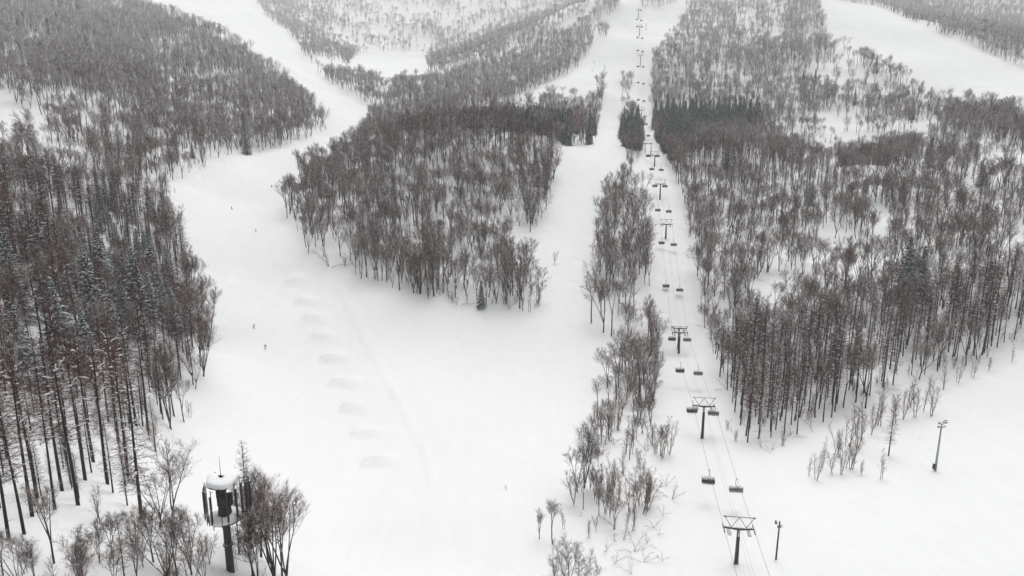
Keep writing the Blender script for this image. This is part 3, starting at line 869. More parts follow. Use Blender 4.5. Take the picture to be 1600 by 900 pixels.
var = np.where((kind == 'larch') & (U < 500) & (D < 300) & ((var == 1) | (var == 3)), 2 - (var == 3) * 2, var)
var = np.where((kind == 'larch') & (var == 4) & (rg.random(n_) < .6), 1, var)
var = np.where((kind == 'spruce') & (D < 330) & (U < 500), 3, np.where((kind == 'spruce') & (var == 3) & (D > 450), 0, var))
rzs = rg.random(n_) * 6.283

def zone(kd, u, v, d):
    """What each stand looks like and where, for the labels."""
    w = {'broad': 'bare grey-brown tree', 'larch': 'tall red-brown larch', 'spruce': 'dark evergreen dusted with snow', 'sap': 'slim young tree'}[kd]
    def r(a, b): return w + ' ' + a, b
    if u < 640 and in_poly(u, v, REG['left_stand']):
        if v > 790 and u > 230: return r('in the grove round the antenna mast', 'trees round the antenna mast')
        if u > 240: return r('at the piste edge of the dark left stand', 'trees along the edge of the left stand')
        if v > 700: return r('on the near slope left of the antenna mast', 'trees on the near left slope')
        if v > 520: return r('in the open lower part of the left stand', 'trees in the lower left stand')
        return r('in the thick upper part of the left stand', 'trees in the upper left stand')
    if in_poly(u, v, REG['left_hill']): return r('on the rounded hill above the left stand', 'trees on the left hill')
    if in_poly(u, v, REG['knoll']):
        if v > 440: return r('at the front foot of the central knoll', 'trees at the foot of the knoll')
        if v > 350: return r('low on the wooded central knoll', 'trees low on the knoll')
        return r('on the upper half of the central knoll', 'trees high on the knoll')
    if in_poly(u, v, REG['lift_strip']):
        if v > 470: return r('at the near end of the strip left of the chairlift', 'trees at the near end of the lift strip')
        return r('in the strip just left of the chairlift', 'trees in the lift strip')
    if in_poly(u, v, REG['lift_strip_top']): return r('in the narrow clump left of the far pylons', 'trees in the clump beside the far lift')
    if in_poly(u, v, REG['right_slope']):
        if v > 560: return r('at the front edge of the forest right of the lift', 'trees at the front of the right forest')
        if v > 440: return r('just behind the front edge of the right forest', 'trees behind the front edge of the right forest')
        if v > 300: return r('halfway up the forest right of the lift', 'trees in the middle of the right forest')
        return r('high in the forest right of the lift', 'trees high in the right forest')
    return r('on the distant slopes behind the knoll', 'trees on the distant slopes')

big = F / D * np.array([NAT_H[k] for k in kind]) * scl
inframe = (U > -12) & (U < 1612) & (V_ > -5) & (V_ - big * 0.95 < 900)
# what really shows: nothing much in front of the middle of the tree (ground only)
see = np.ones(n_, bool)
for s_ in np.linspace(0.1, 0.98, 50):
    lz = CZ + (PZ + 10 - CZ) * s_
    see &= ~(ground_z(P2[:, 0] * s_, P2[:, 1] * s_) > lz)
indiv = np.zeros(n_, bool)
LIMIT = {'broad': 250, 'larch': 265, 'spruce': 280, 'sap': 150}
for kd in SETS:
    c = np.where((kind == kd) & inframe & see)[0]
    c = c[np.argsort(D[c])][:LIMIT[kd]]
    indiv[c] = True
first = {}
for i in np.where(indiv)[0]:
    lb, gp = zone(kind[i], float(U[i]), float(V_[i]), float(D[i]))
    t_ = rg.normal(0, .05 if kind[i] == 'broad' else .022, 2)
    e = place_tree(kind[i], int(var[i]), (P2[i, 0], P2[i, 1], PZ[i] - 0.1), float(rzs[i]), float(scl[i]), lb, gp, t_)
    first.setdefault((kind[i], int(var[i])), e)

def stuff_forest(name, kd, label, cat):
    ids = np.where((kind == kd) & ~indiv)[0]
    if not len(ids): return
    me_ = bpy.data.meshes.new(name)
    me_.vertices.add(len(ids))
    me_.vertices.foreach_set("co", np.stack([P2[ids, 0], P2[ids, 1], PZ[ids] - 0.1], 1).astype(np.float32).ravel())
    a = me_.attributes.new("size", 'FLOAT', 'POINT'); a.data.foreach_set("value", scl[ids].astype(np.float32))
    a = me_.attributes.new("turn", 'FLOAT', 'POINT'); a.data.foreach_set("value", rzs[ids].astype(np.float32))
    a = me_.attributes.new("sort", 'INT', 'POINT'); a.data.foreach_set("value", var[ids].astype(np.int32))
    o = bpy.data.objects.new(name, me_); COL.objects.link(o)
    ng = bpy.data.node_groups.new(name, 'GeometryNodeTree')
    ng.interface.new_socket("Geometry", in_out='INPUT', socket_type='NodeSocketGeometry')
    ng.interface.new_socket("Geometry", in_out='OUTPUT', socket_type='NodeSocketGeometry')
    N, L = ng.nodes, ng.links
    gi = N.new("NodeGroupInput"); go = N.new("NodeGroupOutput")
    tp = N.new("GeometryNodeMeshToPoints"); L.new(gi.outputs[0], tp.inputs[0])
    def attr(nm, ty):
        x = N.new("GeometryNodeInputNamedAttribute"); x.data_type = ty; x.inputs[0].default_value = nm; return x.outputs[0]
    sz, tn, so = attr("size", 'FLOAT'), attr("turn", 'FLOAT'), attr("sort", 'INT')
    cx = N.new("ShaderNodeCombineXYZ"); L.new(tn, cx.inputs[2])
    e2r = N.new("FunctionNodeEulerToRotation"); L.new(cx.outputs[0], e2r.inputs[0])
    cs = N.new("ShaderNodeCombineXYZ")
    for q in range(3): L.new(sz, cs.inputs[q])
    jo = N.new("GeometryNodeJoinGeometry")
    for k_ in range(len(SETS[kd])):
        src = first.get((kd, k_))
        if not src: continue
        ji = N.new("GeometryNodeJoinGeometry")
        for ch in src.children:
            oi = N.new("GeometryNodeObjectInfo"); oi.inputs[0].default_value = ch
            L.new(oi.outputs["Geometry"], ji.inputs[0])
        cmp_ = N.new("FunctionNodeCompare"); cmp_.data_type = 'INT'; cmp_.operation = 'EQUAL'
        L.new(so, cmp_.inputs[2]); cmp_.inputs[3].default_value = k_
        ip = N.new("GeometryNodeInstanceOnPoints")
        L.new(tp.outputs[0], ip.inputs["Points"]); L.new(cmp_.outputs[0], ip.inputs["Selection"])
        L.new(ji.outputs[0], ip.inputs["Instance"]); L.new(e2r.outputs[0], ip.inputs["Rotation"]); L.new(cs.outputs[0], ip.inputs["Scale"])
        L.new(ip.outputs[0], jo.inputs[0])
    L.new(jo.outputs[0], go.inputs[0])
    md = o.modifiers.new("stand", 'NODES'); md.node_group = ng
    tag(o, label, cat, kind="stuff")
stuff_forest("broadleaf_forest", 'broad', "wide bare grey-brown broadleaf forest covering the slopes behind the nearer trees", "forest")
stuff_forest("larch_forest", 'larch', "dense dark red-brown mass of larches behind the nearer larches", "forest")
stuff_forest("evergreen_forest", 'spruce', "distant dark green evergreens scattered in the far woods", "forest")
stuff_forest("brushwood", 'sap', "thin brushwood and young growth between the bigger trees", "brushwood")
print("TREES", {k_: int((kind == k_).sum()) for k_ in SETS}, "individual", int(indiv.sum()))
# ------------------------------------------------------------------ chairlift
def lift_dir(a, b):
    d = Vector(b) - Vector(a); d.z = 0
    return d.normalized()
PYL = [  # base u, v, arm height, kind
    (1262, 1085, 9.0, 'one'), (1150, 883, 8.2, 'one'), (1097, 686, 10.2, 'one'), (1060.5, 552, 8.8, 'two'), (1040, 373.5, 7.8, 'one'), (1031, 312.4, 9.3, 'one'),
    (1022.4, 261, 7.6, 'one'), (1012, 240.5, 7.2, 'portal'), (1004.3, 205, 7.8, 'one'), (1001.8, 186, 8.4, 'one'), (1000.3, 104, 12.0, 'one'), (999, 57, 13.0, 'one'), (997.3, 29, 12.0, 'one'), (996, -12, 12.0, 'one'), (994, -70, 12.0, 'one')]
bases = [hit(u, v) for (u, v, h, k) in PYL]
for q in (0,):
    bases[0] = Vector((bases[1].x - 8.0, bases[1].y - 55.0, 0)); bases[0].z = float(ground_z(bases[0].x, bases[0].y)[0])
ARM = 3.1
def sheave(parent, x, sgn, slope):
    S = Tubes()
    c = math.cos(slope); s_ = math.sin(slope)
    S.box((x, 0, -0.02), (0.10, 3.3, 0.16), 0, Matrix.Rotation(slope, 3, 'X'))
    for k_ in range(6):
        y = -1.5 + k_ * 0.6
        S.tube([(x - 0.05 * sgn, y * c, y * s_ + 0.16), (x + 0.10 * sgn, y * c, y * s_ + 0.16)], 0.20, 10, 0, cap=True)
    for y in (-0.9, 0.9):
        S.box((x + 0.05 * sgn, y * c, y * s_ - 0.16), (0.08, 0.9, 0.12), 0, Matrix.Rotation(slope, 3, 'X'))
    return S.obj("sheave_train", M['steel'], parent)
def pylon(i):
    u, v, h, kd = PYL[i]
    b = bases[i]
    a_ = bases[max(0, i - 1)]; c_ = bases[min(len(bases) - 1, i + 1)]
    d = lift_dir(a_, c_)
    e = empty("lift_pylon", b, math.atan2(-d.x, d.y))
    slope = math.atan2(c_.z + PYL[min(len(PYL) - 1, i + 1)][2] - a_.z - PYL[max(0, i - 1)][2], (Vector(c_) - Vector(a_)).length)
    rows = [(0.0, 0.0)] if kd != 'two' else [(0.0, 0.0), (3.6, 0.9)]
    for (oy, oz) in rows:
        cols = [0.0] if kd != 'portal' else [-2.0, 2.3]
        for cx_ in cols:
            T = Tubes()
            T.tube([(cx_, oy, -1.2), (cx_, oy, h * .5 + oz), (cx_, oy, h + oz + 0.05)], [0.48, 0.40, 0.31] if kd != 'portal' else [.3, .26, .24], 12, cap=True)
            T.tube([(cx_, oy, -0.1), (cx_, oy, 0.12)], [0.60, 0.60], 12, cap=True)
            T.obj("column", M['steel'], e)
            if i <= 6:
                Lr = Tubes()
                for sx_ in (-.17, .17):
                    Lr.tube([(cx_ + sx_, oy + 0.50, 0.4), (cx_ + sx_, oy + 0.40, h + oz)], 0.022, 4)
                for k_ in range(int(h / .45)):
                    Lr.tube([(cx_ - .17, oy + .49 - .09 * k_ * .45 / h, .6 + k_ * .45), (cx_ + .17, oy + .49 - .09 * k_ * .45 / h, .6 + k_ * .45)], 0.016, 4)
                Lr.obj("ladder", M['steel_grey'], e)
        X = Tubes()
        X.box((0, oy, h + oz + 0.10), (2.4, 0.42, 0.46))
        for sg in (-1, 1):
            X.box((sg * 2.05, oy, h + oz + 0.20), (1.9, 0.34, 0.36), 0, Matrix.Rotation(-sg * 0.10, 3, 'Y'))
        X.obj("crossarm", M['steel'], e)
        if not (kd == 'two' and oy > 0):
            Q = Tubes()                                       # W-shaped lifting frame over the arm
            t0 = h + oz + 0.35; t1 = h + oz + 2.75; r = 0.065
            for sg in (-1, 1):
                Q.tube([(sg * 1.55, oy, t0), (sg * 3.0, oy, t1)], r, 5)
                Q.tube([(sg * 1.55, oy, t0), (0, oy, t1)], r, 5)
                Q.box((sg * 3.0, oy, t1 + .05), (0.5, 0.25, 0.22))
            Q.tube([(-3.35, oy, t1 + .06), (3.35, oy, t1 + .06)], r * 1.25, 5, cap=True)
            Q.obj("lifting_frame", M['steel_grey'] if i == 1 else M['steel'], e)
        for sg in (-1, 1):
            sheave(e, sg * ARM, sg, slope).location = (0, oy, h + oz - 0.05)
            if i <= 6:
                G = Tubes()                                   # slatted maintenance walkway beside the sheaves
                xw = sg * (ARM - 0.72)
                G.box((xw, 0, 0), (0.06, 2.9, 0.06)); G.box((xw - sg * .62, 0, 0), (0.06, 2.9, 0.06))
                for k_ in range(7):
                    G.box((xw - sg * .31, -1.35 + k_ * .45, 0.02), (0.60, 0.16, 0.04))
                for y in (-1.3, 1.3):
                    G.tube([(xw - sg * .62, y, 0), (xw - sg * .62, y, 0.95)], .025, 4)
                G.tube([(xw - sg * .62, -1.3, .95), (xw - sg * .62, 1.3, .95)], .025, 4)
                w_ = G.obj("walkway", M['steel_grey'], e)
                w_.location = (0, oy - .2, h + oz - 0.62); w_.rotation_euler = (slope, 0, 0)
    if i in (1, 2, 3):
        B = Tubes(); B.box((0, -0.47, h - 1.15), (0.42, 0.04, 0.75)); B.box((0, -0.45, h - .45), (0.36, 0.04, 0.34)); B.obj("number_plate", M['plate'], e)
    if i == 3:
        for sg in (-1, 1):
            Wh = Tubes()
            ring = [(sg * 1.55 + .55 * math.cos(a), 1.8, h + 1.0 + .55 * math.sin(a)) for a in np.linspace(0, 6.283, 17)]
            Wh.tube(ring, .05, 5); Wh.obj("guide_wheel", M['steel'], e)
    SN = Tubes(); r_ = np.random.default_rng(i)
    SN.box((r_.uniform(-.3, .3), 0, h + .40), (1.7, .38, .10)); SN.obj("snow_cap", M['snow'], e)
    return e
PLAB = {1: "nearest dark lift pylon with W-shaped frame and slatted walkways, at the bottom of the picture",
        2: "lift pylon between the nearest one and the double pylon, a chair hanging at each arm",
        3: "double lift pylon with two crossarms and two columns where the line passes the forest corner",
        4: "lift pylon with open truss, first one above the double pylon, standing alone on snow",
        5: "lift pylon carrying two chairs tight under its arms, second above the double pylon",
        6: "slim lift pylon just below the lip where the lift line crosses the dark evergreens",
        7: "portal lift pylon on two legs on the lip beside the dark evergreens",
        8: "lower of two small lift pylons standing close together left of the evergreen block",
        9: "upper of two small lift pylons standing close together left of the evergreen block",
        10: "tall thin lift pylon on the open white slope just above the narrow tree clump",
        11: "tall thin lift pylon where the right branch piste joins the lift line",
        12: "tiny lift pylon below the top edge among closely spaced chairs",
        13: "tiny lift pylon at the very top of the picture"}
for i in range(0, 14):
    e = pylon(i)
    tag(e, PLAB.get(i, "lift pylon below the bottom edge of the picture"), "lift pylon", "pylons of the chairlift")

# ropes: sampled along the sheaves with a little sag between pylons
def rope_points(side, off=0.0, dz=0.36, sagf=0.012):
    pts = []
    ends = []
    for i, b in enumerate(bases):
        a_ = bases[max(0, i - 1)]; c_ = bases[min(len(bases) - 1, i + 1)]
        d = lift_dir(a_, c_); nrm = Vector((d.y, -d.x, 0))
        ends.append(b + nrm * (side * ARM if off == 0 else off) + Vector((0, 0, PYL[i][2] + dz)))
    for a, b in zip(ends[:-1], ends[1:]):
        n2 = max(6, int((b - a).length / 4))
        for k_ in range(n2):
            t = k_ / n2
            p = a.lerp(b, t); p.z -= 4 * t * (1 - t) * (b - a).length * sagf
            pts.append(p)
    pts.append(ends[-1])
    return pts
ropes = {}
for side, nm in ((-1, "left"), (1, "right")):
    ropes[side] = rope_points(side)
    T = Tubes(); T.tube([tuple(p) for p in ropes[side]], 0.034, 5)
    tag(T.obj("haul_rope", M['rope']), "grey steel haul rope carrying the chairs on the %s side of the lift" % nm, "rope", "haul ropes of the chairlift")
for off, nm in ((-0.35, "left"), (0.35, "right")):
    T = Tubes(); T.tube([tuple(p) for p in rope_points(0, off, 0.5, 0.02)], 0.016, 4)
    tag(T.obj("signal_cable", M['rope']), "thin signal cable between the pylon heads, %s one of the middle pair" % nm, "cable", "signal cables of the chairlift")

def chair_parts():
    out = []
    G = Tubes(); G.box((0, 0, 0.02), (0.16, 0.55, 0.20)); G.box((0.1, 0, 0.12), (0.24, 0.18, 0.14))
    out.append(("grip", G.mesh("grip", [M['steel']]), M['steel']))
    A = Tubes()
    A.tube([(0.22, 0, 0.0), (0.24, 0, -0.9), (0.20, 0, -1.45), (0.0, 0, -1.85)], [0.055, 0.06, .06, .07], 6, cap=True)
    A.tube([(-0.9, 0.1, -1.92), (0.9, 0.1, -1.92)], 0.06, 6, cap=True)
    out.append(("hanger", A.mesh("hanger", [M['steel_grey']]), 0))
    Wd = 3.15
    # bubble: rounded shell drawn round the front; upper skin paler, window band dark
    prof = [(0.62, -2.30), (0.52, -2.02), (0.22, -1.88), (-0.15, -1.86), (-0.52, -2.00), (-0.80, -2.30), (-0.98, -2.72), (-1.04, -3.15), (-0.98, -3.45)]
    B = Tubes(); k = len(prof)
    def shell(x0, x1, sc0, lo, hi, mi, th):
        vs = []
        xs = np.linspace(x0, x1, 9)
        for x in xs:
            edge = 1 - 0.10 * abs(x / (Wd / 2)) ** 4
            for (y, z) in prof[lo:hi]:
                vs.append((x, y * edge * sc0, -2.6 + (z + 2.6) * edge * sc0))
        m_ = hi - lo
        vs = np.array(vs)
        n0 = B.n
        inner = vs * np.array([0.985, 0.95, 1]) + np.array([0, 0, -0.03])
        B.v.append(np.vstack([vs, inner])); B.n += 2 * len(vs)
        ix = n0 + np.arange(9 * m_).reshape(9, m_)
        q = np.stack([ix[:-1, :-1], ix[1:, :-1], ix[1:, 1:], ix[:-1, 1:]], -1).reshape(-1, 4)
        q2 = q[:, ::-1] + 9 * m_
        B.q.append(np.vstack([q, q2])); B.qm.append(np.full(2 * len(q), mi))
    shell(-Wd / 2, Wd / 2, 1.0, 0, 6, 0, 0)
    shell(-Wd / 2, Wd / 2, 1.0, 5, k - 1, 1, 0)
    shell(-Wd / 2, Wd / 2, 1.01, k - 2, k, 0, 0)
    for sg in (-1, 1):          # side cheeks
        c = (sg * Wd / 2 * .99, -0.2, -2.6)
        for a, b in zip(prof[:-1], prof[1:]):
            B.tris([c, (c[0], a[0] * .9, -2.6 + (a[1] + 2.6) * .9), (c[0], b[0] * .9, -2.6 + (b[1] + 2.6) * .9)], 0)
    out.append(("bubble", B.mesh("bubble", [M['bubble'], M['bubble_dark']], smooth=False), 0))
    S = Tubes()
    for k_ in range(6):
        x = -1.3 + k_ * 0.52
        S.box((x, -0.10, -3.28), (0.47, 0.52, 0.10))
    out.append(("seat", S.mesh("seat", [M['seatpad']]), 0))
    S = Tubes()
    for k_ in range(6):
        x = -1.3 + k_ * 0.52
        S.box((x, 0.26, -2.92), (0.47, 0.10, 0.66), 0, Matrix.Rotation(-0.2, 3, 'X'))
    S.box((0, 0.36, -2.9), (3.1, 0.06, 0.5), 0, Matrix.Rotation(-0.2, 3, 'X'))
    out.append(("backrest", S.mesh("backrest", [M['seatpad']]), 0))
    S = Tubes()
    for sg in (-1, 1):
        S.tube([(sg * 1.50, 0.1, -1.95), (sg * 1.54, 0.42, -2.4), (sg * 1.54, 0.35, -3.3), (sg * 1.54, -0.45, -3.36)], 0.045, 5)
    S.tube([(-1.54, 0.36, -3.36), (1.54, 0.36, -3.36)], .05, 5)
    out.append(("frame", S.mesh("frame", [M['steel_grey']]), 0))
    S = Tubes()
    for k_ in range(3):
        x = -1.04 + k_ * 1.04
        S.tube([(x, -0.62, -3.1), (x, -0.72, -3.9)], .03, 4)
        S.tube([(x - .28, -0.76, -3.92), (x + .28, -0.76, -3.92)], .035, 4, cap=True)
    out.append(("footrest", S.mesh("footrest", [M['plate']]), 0))
    return out
CP_ = chair_parts()
def far_mesh():
    vs = Tubes()
    vs.box((0, 0, 0.02), (0.16, 0.55, 0.20)); vs.tube([(0.22, 0, 0), (0.24, 0, -0.9), (0.2, 0, -1.45), (0, 0, -1.85)], .06, 4)
    pr = [(0.62, -2.30), (0.22, -1.88), (-0.52, -2.0), (-0.98, -2.72), (-0.98, -3.45), (0.2, -3.35)]
    n0 = vs.n
    V2 = [(x, y, z) for x in (-1.57, 1.57) for (y, z) in pr]
    vs.v.append(np.array(V2, float)); vs.n += 12
    q = [(k_, (k_ + 1) % 6, 6 + (k_ + 1) % 6, 6 + k_) for k_ in range(6)]
    vs.q.append(np.array(q) + n0); vs.qm.append(np.array([0, 0, 1, 1, 2, 2]))
    for s_ in (0, 6):
        t = [(s_, s_ + k_, s_ + k_ + 1) for k_ in range(1, 5)]
        vs.t.append(np.array(t) + n0); vs.tm.append(np.zeros(4, int))
    return vs.mesh("lift_chair", [M['bubble'], M['bubble_dark'], M['seatpad']])
FAR = far_mesh()

def rope_at_v(side, v):
    """point of the rope whose chair (2.9 m below) shows at picture height v"""
    P = ropes[side]
    best = None
    for a, b in zip(P[:-1], P[1:]):
        for t in (0, .1, .2, .3, .4, .5, .6, .7, .8, .9):
            p = a.lerp(b, t)
            uu, vv, dd = project(p.x, p.y, p.z - 2.75)
            if dd < 60: continue
            e_ = abs(float(vv) - v)
            if best is None or e_ < best[0]: best = (e_, p, (b - a).normalized())
    return best[1], best[2]
CH = [  # left v, right v, place words, near
    (750, 764, "between the nearest pylon and the next one up", 1), (640, 645, "hanging beside the crossarm of the second pylon from the bottom", 1),
    (578, 583, "between the second pylon and the double pylon", 1), (529, 530.5, "hanging under the arm of the double pylon", 1),
    (446, 453, "first above the double pylon", 1), (379, 382, "just below the foot of the pylon above the double one", 1),
    (328, 330, "between the two pylons on the open snow above the double one", 1), (290, 291, "tucked under the arm of the fifth pylon", 1),
    (264, 265.5, "just above the fifth pylon, below the lip", 1), (243.5, 244, "at the lip beside the two-legged portal pylon", 0),
    (211, 212, "just past the lip, beside the evergreens", 0), (193, 194, "at the lower of the two close small pylons", 0), (181, 182, "at the upper of the two close small pylons", 0),
    (156, 158, "lowest on the far white slope above the evergreens", 0), (129, 131, "second up on the far white slope", 0), (104, 104.5, "at the foot of the tall thin pylon above the tree clump", 0),
    (79, 80.5, "just above the tall thin pylon over the tree clump", 0), (58.5, 59.5, "at the foot of the pylon by the joining piste", 0), (41.5, 42, "at the head of the pylon by the joining piste", 0),
    (30.5, 32, "just below the tiny pylon near the top edge", 0), (12, 16, "just above the tiny pylon near the top edge", 0), (3, 6, "at the very top edge of the picture", 0)]
chair_at = {}
for k_, (vl, vr, words, near) in enumerate(CH):
    for side, v in ((-1, vl), (1, vr)):
        p, d = rope_at_v(side, v)
        rz = math.atan2(-d.x, d.y) + (math.pi if side < 0 else 0)
        rz += 0.06 * math.sin(k_ * 2.1 + side)
        if side > 0: rz += 0
        # the shell opens towards where the chair travels: uphill on the right, downhill on the left
        rz += math.pi
        if near:
            e = empty("lift_chair", (p.x, p.y, p.z - 0.06), rz)
            for nm, me_, _ in CP_:
                o = bpy.data.objects.new(nm, me_); COL.objects.link(o); o.parent = e
        else:
            e = bpy.data.objects.new("lift_chair", FAR); COL.objects.link(e)
            e.location = (p.x, p.y, p.z - 0.06); e.rotation_euler = (0, 0, rz)
        chair_at[(k_, side)] = e
        tag(e, "%s-rope bubble chair %s" % ("left" if side < 0 else "right", words), "lift chair", "bubble chairs on the lift")

# ------------------------------------------------------------------ people
def skin_person(pose, name="person"):
    J = pose
    me_ = bpy.data.meshes.new(name)
    keys = list(J['v'].keys()); ix = {k_: i for i, k_ in enumerate(keys)}
    me_.from_pydata([J['v'][k_][0] for k_ in keys], [(ix[a], ix[b]) for a, b in J['e']], [])
    o = bpy.data.objects.new(name, me_); COL.objects.link(o)
    sk = o.modifiers.new("skin", 'SKIN'); sk.use_smooth_shade = True
    for k_ in keys:
        r = J['v'][k_][1]; me_.skin_vertices[0].data[ix[k_]].radius = (r, r)
    me_.skin_vertices[0].data[ix['hip']].use_root = True
    ss = o.modifiers.new("sub", 'SUBSURF'); ss.levels = 1; ss.render_levels = 1
    return o
EDGES = [('hip', 'waist'), ('waist', 'chest'), ('chest', 'neck'), ('neck', 'head'), ('head', 'crown')] + \
        [(a + s_, b + s_) for s_ in 'LR' for a, b in (('hj', 'knee'), ('knee', 'ank'), ('ank', 'toe'), ('sh', 'elb'), ('elb', 'wri'), ('wri', 'hand'))] + \
        [('hip', 'hjL'), ('hip', 'hjR'), ('chest', 'shL'), ('chest', 'shR')]
def pose_ski(bend=0.35, splay=0.18):
    v = {'hip': ((0, 0.10, 0.86), .15), 'waist': ((0, 0.02, 1.03), .145), 'chest': ((0, -0.12, 1.30), .165), 'neck': ((0, -0.20, 1.46), .062), 'head': ((0, -0.25, 1.58), .10), 'crown': ((0, -0.26, 1.68), .085)}
    for s_, g in (('L', 1), ('R', -1)):
        v['hj' + s_] = ((g * .10, .08, .82), .11); v['knee' + s_] = ((g * (.12 + splay * .4), -.16, .48), .078); v['ank' + s_] = ((g * (.13 + splay), .02, .12), .062)
        v['toe' + s_] = ((g * (.13 + splay), -.16, .07), .055)
        v['sh' + s_] = ((g * .20, -.13, 1.36), .075); v['elb' + s_] = ((g * .34, -.18, 1.10), .056); v['wri' + s_] = ((g * .36, -.42, 1.02), .042); v['hand' + s_] = ((g * .355, -.50, 1.0), .046)
    return {'v': v, 'e': EDGES}
def pose_sit():
    v = {'hip': ((0, 0.0, 0.12), .15), 'waist': ((0, 0.03, 0.28), .145), 'chest': ((0, 0.03, 0.55), .165), 'neck': ((0, 0.0, 0.70), .062), 'head': ((0, -0.02, 0.83), .10), 'crown': ((0, -0.02, 0.93), .085)}
    for s_, g in (('L', 1), ('R', -1)):
        v['hj' + s_] = ((g * .10, -.04, .10), .10); v['knee' + s_] = ((g * .12, -.46, .10), .075); v['ank' + s_] = ((g * .12, -.56, -.32), .062); v['toe' + s_] = ((g * .12, -.72, -.38), .055)
        v['sh' + s_] = ((g * .20, .02, .61), .075); v['elb' + s_] = ((g * .27, -.10, .35), .056); v['wri' + s_] = ((g * .18, -.34, .26), .042); v['hand' + s_] = ((g * .15, -.42, .25), .046)
    return {'v': v, 'e': EDGES}
def add_gear(o, skis=((.31, 0), (-.31, 0)), zf=0.03, yf=-0.1, poles=True, headz=(0, -0.26, 1.62)):
    for (x, a) in skis:
        S = Tubes()
        S.box((x, yf, zf), (0.10, 1.45, 0.025)); S.box((x, yf - .80, zf + .04), (0.09, 0.20, 0.02), 0, Matrix.Rotation(-.45, 3, 'X'))
        S.obj("ski", M['ski'], o)
    if poles:
        for g in (-1, 1):
            S = Tubes(); S.tube([(g * .355, -.50, 1.04), (g * .44, 0.05, 0.05)], .011, 4); S.obj("ski_pole", M['steel'], o)
    Hh = Tubes()
    hx, hy, hz_ = headz
    rings = [(0.118, -0.02), (0.125, 0.04), (0.105, 0.10), (0.06, 0.135), (0.01, 0.148)]
    Hh.tube([(hx, hy, hz_ + z) for r, z in rings], [r for r, z in rings], 10)
    Hh.obj("helmet", M['helmet'], o, smooth=True)
def skier(u, v, rz, jacket, label, tilt=0.0, scale=1.0):
    p = hit(u, v)
    o = skin_person(pose_ski())
    o.data.materials.append(M[jacket])
    add_gear(o)
    o.location = p; o.rotation_euler = (0, tilt, rz); o.scale = (scale,) * 3
    tag(o, label, "skier", "skiers on the pistes")
skier(415, 547, R(10), 'jacket_grey', "nearest skier, in grey ski clothes, standing on the wide left piste", 0, 1.15)
skier(396, 513, R(60), 'jacket_dark', "skier in black leaning into a turn, just uphill of the nearest skier", 0.25, 1.1)
skier(400, 363, R(-20), 'jacket_dark', "small crouching skier in mid piste level with the left end of the knoll", 0.1, .95)
skier(362.5, 328, R(30), 'jacket_dark', "skier left of the piste centre beside the dark larches", -0.1, 1.1)
skier(424.5, 294, R(0), 'jacket_dark', "skier near the upper left corner of the wooded knoll", 0, 1.1)
skier(467.5, 247, R(20), 'jacket_dark', "skier in the middle of the narrowing piste above the knoll's corner", 0, 1.2)
skier(544, 229, R(20), 'jacket_dark', "skier close to the upper tip of the knoll's trees", 0, 1.2)
skier(515.5, 218, R(-20), 'jacket_grey', "left one of two distant skiers side by side in the bend", 0, 1.0)
skier(521, 217, R(-30), 'jacket_dark', "right one of two distant skiers side by side in the bend", 0, 1.0)
skier(928, 99, R(10), 'jacket_dark', "upper one of two distant skiers on the slope left of the lift", 0, 1.3)
skier(925, 112, R(10), 'jacket_dark', "lower one of two distant skiers on the slope left of the lift", 0, 1.3)
def passenger(chair, x, jacket, label):
    o = skin_person(pose_sit())
    o.data.materials.append(M[jacket])
    add_gear(o, skis=((.12, 0), (-.12, 0)), zf=-0.46, yf=-.62, poles=False, headz=(0, -0.02, 0.87))
    c = chair_at[chair]
    off = Matrix.Rotation(c.rotation_euler.z, 3, 'Z') @ Vector((x, -0.12, -3.22))
    o.location = c.location + off; o.rotation_euler = (0, 0, c.rotation_euler.z)
    tag(o, label, "passenger", "people riding the lift")
passenger((2, 1), -0.26, 'jacket_dark', "left passenger with skis dangling from the right-rope chair below the double pylon")
passenger((2, 1), 0.78, 'jacket_dark', "right passenger with skis dangling from the right-rope chair below the double pylon")
passenger((1, 1), -0.26, 'jacket_grey', "lone rider in grey on the right-rope chair at the second pylon")

# ------------------------------------------------------------------ antenna mast
mp = unproj(347, 753, 100)
MD = 100.0
zm = float(mp[2]); gz_ = float(ground_z(mp[0], mp[1])[0])
me_e = empty("antenna_mast", (mp[0], mp[1], gz_), R(-8))
h1 = zm - gz_; h2 = h1 - 5.6
T = Tubes(); T.tube([(0, 0, -1), (0, 0, h2), (0, 0, h1 - .1)], [0.58, 0.50, 0.42], 14, cap=True); T.obj("pole", M['pole_brown'], me_e, True)
T = Tubes()
for z in (h2 - 4.4, h2 - 9.5):
    T.tube([(0, 0, z), (0, 0, z + .35)], [0.70, 0.70], 14, cap=True)
T.obj("collar", M['steel'], me_e)
def disc(z, r, name, hole):
    D_ = Tubes(); n2 = 20
    D_.tube([(0, 0, z - .16), (0, 0, z)], [r, r], n2, cap=True)
    o = D_.obj(name, M['steel'], me_e)
    Rr = Tubes()
    for zz_ in ((z + 1.05,) if hole else ()):
        Rr.tube([(r * math.cos(a), r * math.sin(a), zz_) for a in np.linspace(0, 6.283, 21)], .035, 5)
        for a in np.linspace(0, 6.283, 9)[:-1]:
            Rr.tube([(r * math.cos(a), r * math.sin(a), z), (r * math.cos(a), r * math.sin(a), zz_)], .03, 4)
        Rr.obj("railing", M['steel'], o)
    return o
